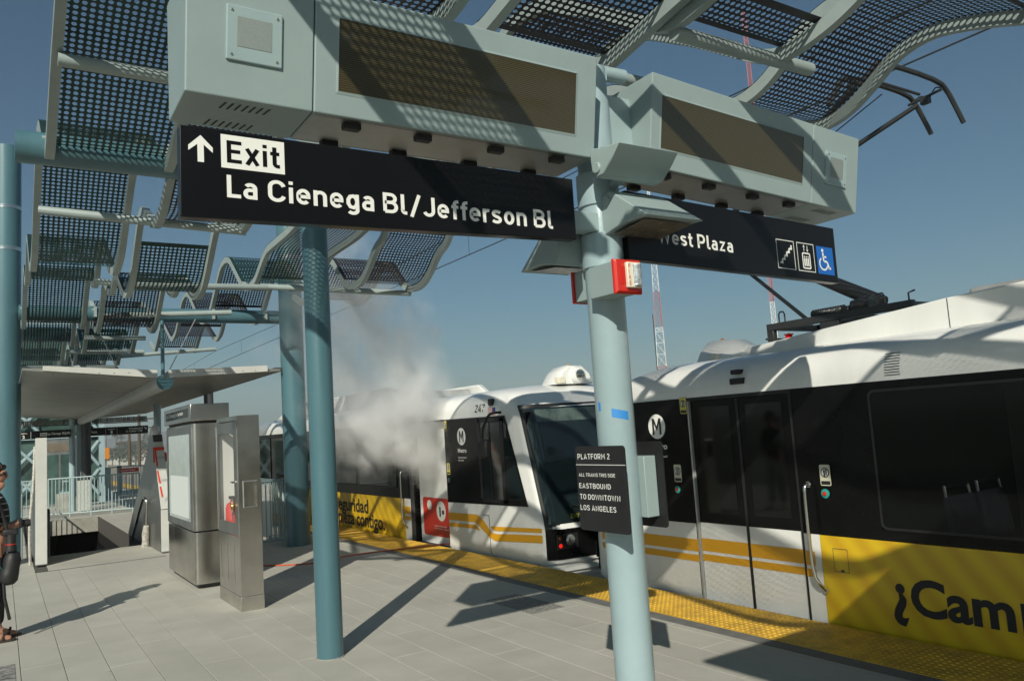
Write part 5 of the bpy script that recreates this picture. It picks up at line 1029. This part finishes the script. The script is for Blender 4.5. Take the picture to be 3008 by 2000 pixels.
for a in (1.28, 1.74): MB().box((a, Y0 - .03, .08), (a + .40, Y0 - .021, 1.75)).build('door_glass', 'glassgreen', t, smooth=False)
MB().box((1.25, Y0 - .035, 1.85), (2.2, Y0 - .021, 2.15)).build('transom', mat('bronze lift transom', (.22, .18, .14), .4, .4, .2, 3), t, smooth=False)
m_ = MB(); m_.box((X0 + .1, Y0 + .1, .1), (1.1, Y0 + .13, 6.2)); m_.box((2.35, Y0 + .1, .1), (X1 - .1, Y0 + .13, 6.2)); m_.build('glass_wall', 'glassgreen', t, smooth=False)
MB().box((X0 + .1, Y0 + .2, 2.5), (X1 - .1, Y1 - .1, 6.2)).build('lift_shaft', 'glassgreen', t, smooth=False)

# far platform sign on its double pole
t = thing('far_sign_pole', 'pale double pole carrying the small platform sign beyond the stair', 'pole', (2.0, 28.2, 0))
for x in (1.85, 2.06): MB().lathe([(0, 0), (.09, 0), (.09, 3.1), (0, 3.1)], (x, 28.2 + (x - 1.85), 0), 'Z', 18).build('shaft', 'aquapole', t)
m_ = MB(); m_.box((1.75, 28.08, 2.3), (2.2, 28.14, 2.42)); m_.build('bracket', 'aqua', t, smooth=False)
MB().box((1.93, 27.6, .02), (2.28, 27.66, .93)).build('mesh_guard', mat('pale lattice guard', (.5, .5, .46), .6, 0, .7, 40, var2=(.25, .28, .27)), t, smooth=False)
t = thing('far_platform_sign', 'small black sign for platforms 1 and 2 hanging beyond the stair', 'sign', (2.2, 28.05, 2.35))
zz = lambda u: 2.375 + (u - .3) * .004
MB().box((.05, 28.02, 2.258), (1.80, 28.06, 2.50)).build('board', 'black', t, smooth=False); MB().box((2.12, 28.02, 2.258), (3.985, 28.06, 2.505)).build('board', 'black', t, smooth=False)
F3 = lambda u, v, d: (u, 28.018 - d, v); m_ = MB()
put_text(m_, '2', (.53, 2.285, .60, 2.38), F3, 0, .02); put_text(m_, 'Platform', (.46, 2.42, .66, 2.455), F3, 0)
flat(m_, [(.99, 2.33), (1.17, 2.33), (1.17, 2.43), (.99, 2.43)], F3, 0); put_text(m_, 'Exit', (1.01, 2.345, 1.15, 2.415), F3, .001, .02, 1, 1); put_text(m_, 'La Cienega Bl/Jeffe', (1.19, 2.335, 1.79, 2.43), F3, 0, .02)
put_text(m_, 'st Plaza', (2.20, 2.335, 2.53, 2.425), F3, 0, .02); put_text(m_, '1', (2.905, 2.29, 2.955, 2.39), F3, 0, .02); put_text(m_, 'Platform', (2.83, 2.42, 3.03, 2.455), F3, 0)
put_text(m_, 'Westbound', (3.42, 2.40, 3.82, 2.46), F3, 0, .02); put_text(m_, 'to Culver City', (3.33, 2.30, 3.82, 2.385), F3, 0, .02); flat(m_, [(3.86, 2.45), (3.88, 2.455), (3.93, 2.415), (3.93, 2.44), (3.945, 2.44), (3.945, 2.39), (3.90, 2.395), (3.90, 2.41), (3.92, 2.408)], F3, 0)
for x in (.75, 2.76, 3.08): flat(m_, [(x, 2.27), (x + .006, 2.27), (x + .006, 2.49), (x, 2.49)], F3, 0)
m_.build('lettering', ['reflwhite', 'black'], t, smooth=False)
t = thing('louvre_screen', 'long glinting perforated screen hanging above the far platform sign', 'louvre', (2, 28.4, 2.8))
m_ = MB(); random.seed(5)
for k in range(70):
    x = .1 + k * .056; a = random.uniform(-.6, .6); m_.add([(x, 28.3, 2.66), (x + .05, 28.3 + .05 * a, 2.66), (x + .05, 28.4 + .05 * a, 2.82), (x, 28.4, 2.82)], [(0, 1, 2, 3)])
m_.build('slat', mat('painted glint slat', (.5, .5, .46), .35, .6, .8, 30, var2=(.06, .06, .055)), t, smooth=False)  # glitter put into the slats by mottled colour and random tilt
MB().box((.05, 28.27, 2.63), (4.02, 28.42, 2.655)).build('lower_rail', 'steeldark', t, smooth=False)
t = thing('camera_post', 'pale post with a white dome camera right of the far sign', 'pole', (3.36, 22, 0))
MB().lathe([(0, 0), (.09, 0), (.09, 3.1), (0, 3.1)], (3.38, 22.2, 0), 'Z', 18).build('shaft', 'aquapole', t)
MB().lathe([(0, 2.34), (.05, 2.34), (.10, 2.28), (.105, 2.18), (.09, 2.17), (.085, 2.12), (.05, 2.08), (0, 2.07)], (3.30, 22.0, 0), 'Z', 20).build('dome_camera', 'trainwhite', t)
t = thing('bench', 'pale blue bench frame on a beige block beyond the railing', 'bench', (1.9, 30.5, 0))
MB().box((1.55, 30.3, 0), (2.35, 30.8, .46)).build('block', 'concrete', t, smooth=False)
m_ = MB(); m_.box((1.62, 30.3, .46), (2.5, 30.75, .52)); m_.tube([(1.72, 30.4, .52), (1.74, 30.4, .86), (2.5, 30.4, .86), (2.52, 30.4, .52)], .035, 6); m_.build('frame', 'aqua', t, smooth=False)
t = thing('signal_box', 'orange equipment box on a thin post beyond the stair', 'equipment box', (3.92, 40, 0)); MB().box((3.78, 39.9, 1.42), (4.08, 40.1, 1.92)).build('box', 'orange', t, smooth=False, bevel=.01); m_ = MB(); m_.tube([(3.83, 40, 0), (3.83, 40, 1.42)], .015, 6); m_.tube([(4.0, 40, 0), (4.0, 40, 1.42)], .015, 6); m_.tube([(3.85, 40, 1.92), (3.85, 40, 2.06)], .03, 8); m_.build('post', 'galv', t)
t = thing('gate_panel', 'pale blue screen panel and gate frame beyond the railing', 'gate', (3.6, 36, 0))
MB().box((3.28, 36, .05), (3.72, 36.05, 1.12)).build('screen', 'aqua', t, smooth=False); MB().box((3.95, 36, 0), (4.12, 36.1, 1.15)).build('gate_post', 'aqua', t, smooth=False)
m_ = MB()
for k in range(12): m_.tube([(4.2 + k * .09, 36, .1), (4.2 + k * .09, 36, 1.1)], .012, 5)
m_.box((3.72, 36, 1.08), (5.3, 36.04, 1.12)); m_.box((3.72, 36, .08), (5.3, 36.04, .12)); m_.build('bars', 'aqua', t, smooth=False)
t = thing('warning_sign', 'small red warning sign fixed to the far gate', 'sign', (4.4, 35.9, .9)); MB().box((4.03, 35.92, .87), (4.72, 35.95, 1.03)).build('plate', 'redposter', t, smooth=False); m_ = MB()
for k in range(9): m_.box((4.08 + k * .06, 35.914, .93), (4.12 + k * .06, 35.919, .97))
m_.build('marks', 'white', t, smooth=False)

# ================================================================== DISTANCE
def lattice(label, x, y, z1, w0, w1, bands, zb=-9):
    t = thing('radio_tower', label, 'radio tower', (x, y, zb), 'lattice radio towers on the horizon')
    wd = lambda z: w0 + (w1 - w0) * max(0, (z - zb)) / (z1 - zb)
    for a, b, mm in bands:
        m_ = MB(); z = a
        while z < b - .01:
            zt = min(b, z + wd(z) * 1.1); c0 = [(x + wd(z) / 2 * math.cos(R_(20 + 120 * k)), y + wd(z) / 2 * math.sin(R_(20 + 120 * k)), z) for k in range(3)]; c1 = [(x + wd(zt) / 2 * math.cos(R_(20 + 120 * k)), y + wd(zt) / 2 * math.sin(R_(20 + 120 * k)), zt) for k in range(3)]
            for k in range(3): m_.tube([c0[k], c1[k]], .10, 4, cap=False); m_.tube([c0[k], c1[(k + 1) % 3]], .05, 3, cap=False); m_.tube([c0[(k + 1) % 3], c1[k]], .05, 3, cap=False); m_.tube([c1[k], c1[(k + 1) % 3]], .05, 3, cap=False)
            z = zt
        m_.build('tower_section', mm, t, smooth=False)
    return t
lattice('red and white lattice radio tower rising just right of the sign pole', 206.8, 217.3, 92, 5.4, .9, [(-9, 8, 'towerwhite'), (8, 20, 'towerred'), (20, 34.5, 'towerwhite'), (34.5, 48, 'towerred'), (48, 62, 'towerwhite'), (62, 76, 'towerred'), (76, 92, 'towerwhite')])
lattice('slim red and white lattice radio tower behind the West Plaza sign', 234.3, 187.4, 150, 1.9, 1.6, [(-9, 10, 'towerred'), (10, 40, 'towerwhite'), (40, 68, 'towerred'), (68, 96, 'towerwhite'), (96, 150, 'towerred')])
t = thing('antenna_mast', 'thin dark antenna rising beside the left radio tower', 'antenna', (104, 111, -9)); MB().tube([(104, 111, -9), (104, 111, 21)], .09, 6).build('rod', 'steeldark', t)
# hills
mb = MB(); random.seed(11); n = 90; top = []; bot = []
for k in range(n + 1):
    a = R_(-30 + 150 * k / n); r = 1600; h = 20 + 9 * math.sin(k * .31) + 6 * math.sin(k * .83 + 1) + 2.5 * math.sin(k * 2.1)
    bot.append((r * .8 * math.sin(a), r * .8 * math.cos(a), -9)); top.append((r * math.sin(a), r * math.cos(a), h))
back = [(p[0] * 1.3, p[1] * 1.3, -9) for p in top]
mb.loft([bot, top, back], cap=False, closed=False); struct(mb, 'hills', 'hill')
def crown(c, rx_, rz_, nleaf, sz):
    m_ = MB()
    for _ in range(nleaf):
        while True:
            p = Vector((random.uniform(-1, 1), random.uniform(-1, 1), random.uniform(-1, 1)))
            if .25 < p.length < 1: break
        q = Vector(c) + Vector((p.x * rx_, p.y * rx_, p.z * rz_)); a = Vector((random.uniform(-1, 1), random.uniform(-1, 1), random.uniform(-1, 1))) * sz; b = Vector((random.uniform(-1, 1), random.uniform(-1, 1), random.uniform(-1, 1))) * sz
        m_.add([q - a, q - b, q + a, q + b], [(0, 1, 2, 3)])
    return m_
def tree(label, x, y, h, rx_, conic=False):
    t = thing('tree', label, 'tree', (x, y, -9), 'trees beyond the station')
    MB().tube([(x, y, -9), (x + .2, y, -9 + h * .5), (x, y, -9 + h * .8)], [h * .03, h * .02, h * .008], 6).build('trunk', 'bark', t)
    if conic:
        m_ = MB()
        for _ in range(420):
            k = random.random() ** .7; a = random.uniform(0, 6.28); r = rx_ * (1 - k) * random.uniform(.4, 1.1); q = Vector((x + r * math.cos(a), y + r * math.sin(a), -9 + h * (.15 + .85 * k))); s = h * .05
            m_.add([q, q + Vector((s * math.cos(a), s * math.sin(a), -s * .4)), q + Vector((-s * .5 * math.sin(a), s * .5 * math.cos(a), s * .5))], [(0, 1, 2)])
        m_.build('crown', 'foliage', t, smooth=False)
    else: crown((x, y, -9 + h * .72), rx_, h * .32, 500, h * .05).build('crown', 'foliage', t, smooth=False)
def palm(label, x, y, h):
    t = thing('palm_tree', label, 'palm tree', (x, y, -9), 'palm trees beyond the station'); MB().tube([(x, y, -9), (x + .3, y, -9 + h * .6), (x + .2, y, -9 + h)], [.4, .3, .26], 7).build('trunk', 'bark', t)
    m_ = MB()
    for k in range(34):
        a = random.uniform(0, 6.28); e = random.uniform(-.9, 1.2); d = Vector((math.cos(a) * math.cos(e), math.sin(a) * math.cos(e), math.sin(e))); s = Vector((-math.sin(a), math.cos(a), 0)) * .5; c0 = Vector((x + .2, y, -9 + h)); p1 = c0 + d * 2.6; p2 = p1 + d * 1.5 - Vector((0, 0, .9))
        m_.add([c0, p1 + s, p2, p1 - s], [(0, 1, 2, 3)])
    m_.build('crown', 'foliage', t, smooth=False)
def dirpt(px, dist): return (px * dist * 3, dist * 3)
tall = lambda h: 10.74 + (h - 10.74) * 3
for lb, r, d, h in (('leftmost of the far palm trees above the orange box', .0985, 200, 15.3), ('fuller palm tree right of the leftmost far palm', .1085, 210, 15.0), ('small palm tree between the bigger palms and the pole', .1135, 230, 14.6)): palm(lb, *dirpt(r, d), tall(h))
for lb, r, d, h, w_, c in (('round dark tree left of the far wooden pole', .119, 240, 13.2, 4, 0), ('broad tree under the far palms', .105, 180, 11.3, 4.5, 0), ('dark conifer right of the far wooden poles', .1395, 260, 16.2, 3.4, 1), ('taller pointed conifer nearest the stair side', .146, 255, 16.6, 2.6, 1), ('wide bushy tree between the far poles', .130, 220, 12.6, 5, 0), ('low bushy tree above the red sign', .124, 160, 10.6, 4, 0), ('low tree at the far left of the view under the roof', .098, 190, 11.5, 4, 0)): tree(lb, *dirpt(r, d), tall(h), w_ * 2.2, c)
for lb, r, d in (('pale low house left among the far trees', .104, 300), ('pale house with brown roof behind the far poles', .121, 330), ('small pale house right of the far conifers', .138, 310)):
    x, y = r * d * 2, d * 2; t = thing('house', lb, 'house', (x, y, -9), 'houses beyond the station'); MB().box((x - 4.5, y, -9), (x + 4.5, y + 7, -1 + (r * 1000 % 3) * .9)).build('wall', 'housewall', t, smooth=False)
    zt = -1 + (r * 1000 % 3) * .9; MB().prism([(x - 5, zt), (x + 5, zt), (x, zt + 2.2)], XZ, y - .4, y + 7.4).build('roof', 'houseroof', t, smooth=False)
    m_ = MB()
    for dx in (-2.6, .2, 2.4): m_.box((x + dx - .6, y - .05, zt - 2.4), (x + dx + .6, y - .01, zt - 1.1))
    m_.build('window', 'glassgreen', t, smooth=False)
def upole(label, r, d, top):
    x, y = r * d, d; t = thing('utility_pole', label, 'utility pole', (x, y, -9), 'wooden utility poles'); MB().tube([(x, y, -9), (x, y, top)], [.2, .14], 8).build('shaft', 'bark', t)
    m_ = MB(); m_.box((x - 1.6, y - .06, top - .5), (x + 1.6, y + .06, top - .36)); m_.box((x - 1.3, y - .06, top - 1.4), (x + 1.3, y + .06, top - 1.28)); m_.build('crossarm', 'bark', t, smooth=False)
upole('dark utility pole with a short crossarm under the far sign', .1225, 95, 3.95); upole('taller brown utility pole just right of the dark one', .1328, 90, 5.3)

# ================================================================== PERSON
def skinned(name, verts, edges, radii, m, parent, sub=2):
    me = bpy.data.meshes.new(name); me.from_pydata(verts, edges, []); me.update(); o = bpy.data.objects.new(name, me); COL.objects.link(o)
    o.modifiers.new('skin', 'SKIN'); sv = me.skin_vertices[0].data
    for i, r in enumerate(radii): sv[i].radius = r if isinstance(r, tuple) else (r, r)
    sv[0].use_root = True
    s = o.modifiers.new('sub', 'SUBSURF'); s.levels = sub; s.render_levels = sub
    me.materials.append(M[m] if isinstance(m, str) else m); o.parent = parent; o.matrix_parent_inverse = Matrix.Translation(-Vector(parent.location)) if parent.parent is None else Matrix()
    for mod in [mm for mm in o.modifiers if mm.type == 'SKIN']: mod.use_smooth_shade = True
    return o
bx, by = -.055, 9.42
def PV(x, y, z): return (bx + x, by + y, z)
per = thing('person', 'person in striped black top and sunglasses holding a camera, cut by the left edge', 'person', (bx, by, 0))
V = []; Ed = []; Rr = []
def jv(p, r, link=None):
    V.append(PV(*p)); Rr.append(r)
    if link is not None: Ed.append((link, len(V) - 1))
    return len(V) - 1
pel = jv((0, 0, .92), .135); sp1 = jv((.005, 0, 1.06), .118, pel); sp2 = jv((.01, 0, 1.22), .128, sp1); ch = jv((0, 0, 1.335), .115, sp2); nk = jv((.0, 0, 1.425), .05, ch); h0 = jv((.025, 0, 1.485), .058, nk); h1 = jv((.028, 0, 1.57), .082, h0); h2 = jv((.02, 0, 1.645), .078, h1)
ch_ = jv((.085, 0, 1.497), .026, h0); ns = jv((.118, 0, 1.562), .014, h1)
for s in (-1, 1):
    hp_ = jv((0, s * .085, .86), .095, pel); kn = jv((.03, s * .10, .48), .06, hp_); an = jv((-.01 if s < 0 else .03, s * .105, .085), .042, kn); to = jv((.09 if s < 0 else .14, s * .11, .035), .032, an); tt = jv((.15 if s < 0 else .2, s * .11, .025), .026, to)
    sh = jv((-.005, s * .155, 1.355), .062, ch); el = jv((-.01, s * .215, 1.10), .045, sh); wr = jv((.13, s * .10, 1.075), .03, el); pm = jv((.175, s * .07, 1.085), (.036, .022), wr)
    for q, (dy, dz, l_) in enumerate(((-.0, .03, .05), (.0, .012, .056), (.0, -.008, .052), (.0, -.027, .042))):
        f1 = jv((.205, s * .06, 1.085 + dz), .010, pm); f2 = jv((.205 + l_ * .5, s * .035, 1.085 + dz), .009, f1); jv((.205 + l_ * .55, s * .012, 1.085 + dz), .008, f2)
    t1 = jv((.17, s * .045, 1.115), .012, pm); jv((.20, s * .02, 1.128), .0095, t1)
body = skinned('body', V, Ed, Rr, 'skin', per)
def stripes():
    m = mat('striped black top', (.012, .012, .014), .85); n = m.node_tree.nodes; L = m.node_tree.links; tc = n.new('ShaderNodeTexCoord'); sx = n.new('ShaderNodeSeparateXYZ'); L.new(tc.outputs['Object'], sx.inputs[0])
    a = n.new('ShaderNodeMath'); a.operation = 'DIVIDE'; a.inputs[1].default_value = .062; L.new(sx.outputs[2], a.inputs[0]); f = n.new('ShaderNodeMath'); f.operation = 'FRACT'; L.new(a.outputs[0], f.inputs[0]); c = n.new('ShaderNodeMath'); c.operation = 'LESS_THAN'; c.inputs[1].default_value = .13; L.new(f.outputs[0], c.inputs[0])
    mx = n.new('ShaderNodeMix'); mx.data_type = 'RGBA'; mx.inputs['A'].default_value = (.012, .012, .014, 1); mx.inputs['B'].default_value = (.4, .4, .38, 1); L.new(c.outputs[0], mx.inputs['Factor']); L.new(mx.outputs['Result'], n['Principled BSDF'].inputs['Base Color']); return m
V = []; Ed = []; Rr = []
a0 = jv((0, 0, .88), .142); a1 = jv((.005, 0, 1.05), .130, a0); a2 = jv((.015, 0, 1.22), .140, a1); a3 = jv((.0, 0, 1.335), .125, a2); a4 = jv((.0, 0, 1.40), .068, a3)
for s in (-1, 1): b0 = jv((-.005, s * .155, 1.352), .072, a3); b1 = jv((-.01, s * .215, 1.11), .058, b0); jv((.06, s * .155, 1.085), .046, b1)
skinned('top', V, Ed, Rr, stripes(), per)
V = []; Ed = []; Rr = []
a0 = jv((0, 0, .95), .14); a1 = jv((0, 0, .90), .142, a0)
for s in (-1, 1): b0 = jv((0, s * .088, .82), .102, a1); b1 = jv((.03, s * .10, .48), .072, b0); jv((-.01 if s < 0 else .03, s * .105, .12), .062, b1)
skinned('trousers', V, Ed, Rr, 'denim', per)
m_ = MB(); m_.lathe([(.0, .098), (.055, .085), (.085, .045), (.092, .0), (.090, -.05), (.07, -.085), (0, -.08)], PV(-.008, 0, 1.625), 'Z', 20); m_.tube([PV(-.055, -.05, 1.60), PV(-.06, -.055, 1.53), PV(-.045, -.045, 1.49)], [.045, .045, .02], 8); m_.tube([PV(-.055, .05, 1.60), PV(-.06, .055, 1.53), PV(-.045, .045, 1.49)], [.045, .045, .02], 8); m_.tube([PV(.04, -.05, 1.66), PV(.075, 0, 1.655), PV(.04, .05, 1.66)], .028, 8); m_.build('hair', 'hair', per)
m_ = MB(); m_.tube([PV(.0, -.088, 1.585), PV(.075, -.078, 1.588)], .006, 6); m_.tube([PV(.0, .088, 1.585), PV(.075, .078, 1.588)], .006, 6)
for s in (-1, 1): m_.lathe([(0, -.006), (.030, -.004), (.030, .004), (0, .006)], PV(.100, s * .036, 1.582), 'X', 14)
m_.tube([PV(.075, -.078, 1.588), PV(.10, -.05, 1.588), PV(.108, 0, 1.586), PV(.10, .05, 1.588), PV(.075, .078, 1.588)], .008, 6); m_.build('sunglasses', 'matblack', per)
m_ = MB(); m_.tube([PV(.065, -.075, 1.605), PV(.10, -.05, 1.605)], .004, 6); m_.build('glasses_rim', 'chrome', per)
m_ = MB()
for s, ax_ in ((-1, .07), (1, .12)): m_.prism(rrect(bx + ax_ - .15, by + s * .11 - .048, bx + ax_ + .115, by + s * .11 + .048, .045, 4), XY, .0, .022); m_.tube([PV(ax_ - .0, s * .11 - .05, .02), PV(ax_ + .02, s * .11, .085), PV(ax_, s * .11 + .05, .02)], .012, 8)
m_.build('sandal', 'leather', per)
c_ = thing('handheld_camera', 'black camera held in both hands by the person', 'camera', PV(.24, 0, 1.09))
MB().box(PV(.185, -.07, 1.05), PV(.235, .07, 1.14)).build('case', 'matblack', c_, bevel=.01); MB().lathe([(0, 0), (.036, 0), (.038, .05), (.034, .07), (0, .07)], PV(.235, 0, 1.09), 'X', 18).build('lens', 'matblack', c_); MB().lathe([(0, .068), (.03, .068), (.03, .072), (0, .072)], PV(.235, 0, 1.09), 'X', 16).build('lens_glass', 'trainglass', c_)
c_ = thing('hip_camera', 'larger black camera with a red ringed lens hanging at the person\'s hip', 'camera', PV(.13, -.17, .95))
MB().lathe([(0, 0), (.045, 0), (.045, -.10), (.05, -.12), (.05, -.16), (0, -.16)], PV(.14, -.18, 1.01), 'Z', 18).build('lens', 'matblack', c_); MB().lathe([(.046, -.09), (.047, -.09), (.047, -.098), (.046, -.098)], PV(.14, -.18, 1.01), 'Z', 18).build('lens_ring', 'red', c_); MB().box(PV(.07, -.22, 1.0), PV(.20, -.14, 1.06)).build('case', 'matblack', c_, bevel=.015)
b_ = thing('shoulder_bag', 'black camera bag with dangling straps hanging by the person\'s leg', 'bag', PV(.12, -.2, .6))
m_ = MB(); m_.tube([PV(*p) for p in ((.15, -.16, .86), (.155, -.16, .82), (.15, -.16, .76), (.14, -.165, .70), (.13, -.165, .65), (.115, -.17, .59), (.105, -.17, .555), (.10, -.17, .535))], [.02, .062, .078, .074, .08, .085, .065, .02], 16); m_.build('bag', 'matblack', b_)
m_ = MB()
for P in ([(.03, -.18, 1.35), (.10, -.19, 1.1), (.13, -.18, .85)], [(.08, -.2, .6), (.09, -.21, .42), (.13, -.2, .215)], [(.04, -.2, .6), (.03, -.2, .42), (.05, -.2, .35)]): m_.tube([PV(*p) for p in P], .016, 6)
m_.build('strap', 'matblack', b_); m_ = MB(); m_.tube([PV(.02, -.2, .98), PV(.03, -.21, .75), PV(.09, -.2, .66), PV(.13, -.2, .78)], .012, 6); m_.build('green_strap', 'cameragreen', b_)

# ================================================================== STEAM
def steam():
    blobs = [((5.35, 11.0, 1.55), .66, 1.0), ((5.2, 11.3, 1.95), .85, 1.4), ((5.15, 11.9, 1.8), .85, .8), ((5.05, 12.5, 1.85), .95, .55), ((4.9, 13.3, 2.1), 1.05, .38), ((5.3, 10.95, 2.4), .75, 1.0), ((5.15, 11.0, 3.0), .72, .7), ((4.85, 12.3, 2.9), 1.05, .42), ((4.7, 12.0, 3.7), 1.1, .34), ((5.45, 11.15, 1.15), .40, .8), ((5.0, 11.3, 3.6), .85, .36), ((4.5, 12.2, 4.5), 1.05, .26), ((4.3, 13.2, 3.6), 1.0, .22)]
    m_ = MB()
    o = None
    bm = bmesh.new()
    for c, r, d in blobs:
        bmesh.ops.create_icosphere(bm, subdivisions=2, radius=r, matrix=Matrix.Translation(c))
    me = bpy.data.meshes.new('steam_cloud'); bm.to_mesh(me); bm.free(); o = bpy.data.objects.new('steam_cloud', me); COL.objects.link(o)
    rmod = o.modifiers.new('remesh', 'REMESH'); rmod.mode = 'VOXEL'; rmod.voxel_size = .09
    m = bpy.data.materials.new('steam'); m.use_nodes = True; n = m.node_tree.nodes; L = m.node_tree.links; n.remove(n['Principled BSDF'])
    tc = n.new('ShaderNodeTexCoord')
    nz = n.new('ShaderNodeTexNoise'); nz.inputs['Scale'].default_value = 1.7; nz.inputs['Detail'].default_value = 6; nz.inputs['Roughness'].default_value = .58; nz.inputs['Distortion'].default_value = .6; L.new(tc.outputs['Object'], nz.inputs[0])
    # warp the lookup so that the puffs billow
    wz = n.new('ShaderNodeTexNoise'); wz.inputs['Scale'].default_value = 2.4; wz.inputs['Detail'].default_value = 3; L.new(tc.outputs['Object'], wz.inputs[0])
    wsub = n.new('ShaderNodeVectorMath'); wsub.operation = 'SUBTRACT'; wsub.inputs[1].default_value = (.5, .5, .5); L.new(wz.outputs['Color'], wsub.inputs[0])
    wsc = n.new('ShaderNodeVectorMath'); wsc.operation = 'SCALE'; wsc.inputs['Scale'].default_value = 1.15; L.new(wsub.outputs[0], wsc.inputs[0])
    wad = n.new('ShaderNodeVectorMath'); wad.operation = 'ADD'; L.new(tc.outputs['Object'], wad.inputs[0]); L.new(wsc.outputs[0], wad.inputs[1])
    acc = None
    for c, r, d in blobs:
        ds = n.new('ShaderNodeVectorMath'); ds.operation = 'DISTANCE'; L.new(wad.outputs[0], ds.inputs[0]); ds.inputs[1].default_value = c
        mr = n.new('ShaderNodeMapRange'); mr.interpolation_type = 'SMOOTHSTEP'; mr.inputs['From Min'].default_value = r * .98; mr.inputs['From Max'].default_value = 0; mr.inputs['To Min'].default_value = 0; mr.inputs['To Max'].default_value = d; L.new(ds.outputs['Value'], mr.inputs['Value'])
        # never any density at the skin of the volume
        if acc is None: acc = mr.outputs[0]
        else:
            a = n.new('ShaderNodeMath'); a.operation = 'ADD'; L.new(acc, a.inputs[0]); L.new(mr.outputs[0], a.inputs[1]); acc = a.outputs[0]
    nr = n.new('ShaderNodeMapRange'); nr.inputs['From Min'].default_value = .37; nr.inputs['From Max'].default_value = .66; L.new(nz.outputs['Fac'], nr.inputs['Value'])
    mu = n.new('ShaderNodeMath'); mu.operation = 'MULTIPLY'; L.new(acc, mu.inputs[0]); L.new(nr.outputs[0], mu.inputs[1])
    m2 = n.new('ShaderNodeMath'); m2.operation = 'MULTIPLY'; m2.inputs[1].default_value = 5.4; L.new(mu.outputs[0], m2.inputs[0])
    pv = n.new('ShaderNodeVolumePrincipled'); pv.inputs['Color'].default_value = (.985, .985, .985, 1); pv.inputs['Anisotropy'].default_value = .1; L.new(m2.outputs[0], pv.inputs['Density']); L.new(pv.outputs[0], n['Material Output'].inputs['Volume'])
    me.materials.append(m); tag(o, 'white steam billowing out of the open train door', 'steam', None, 'stuff'); return o
steam()

# ================================================================== AIR
HZ = .00037
hm = bpy.data.materials.new('haze'); hm.use_nodes = True; hn = hm.node_tree.nodes; hn.remove(hn['Principled BSDF'])
hv = hn.new('ShaderNodeVolumePrincipled'); hv.inputs['Color'].default_value = (.95, .97, 1.0, 1); hv.inputs['Density'].default_value = HZ; hv.inputs['Anisotropy'].default_value = .2
hm.node_tree.links.new(hv.outputs[0], hn['Material Output'].inputs['Volume'])
hz = MB().box((-2400, -2400, -10.6), (2400, 2400, 153)).build('haze', hm, None, smooth=False); hz['kind'] = 'stuff'
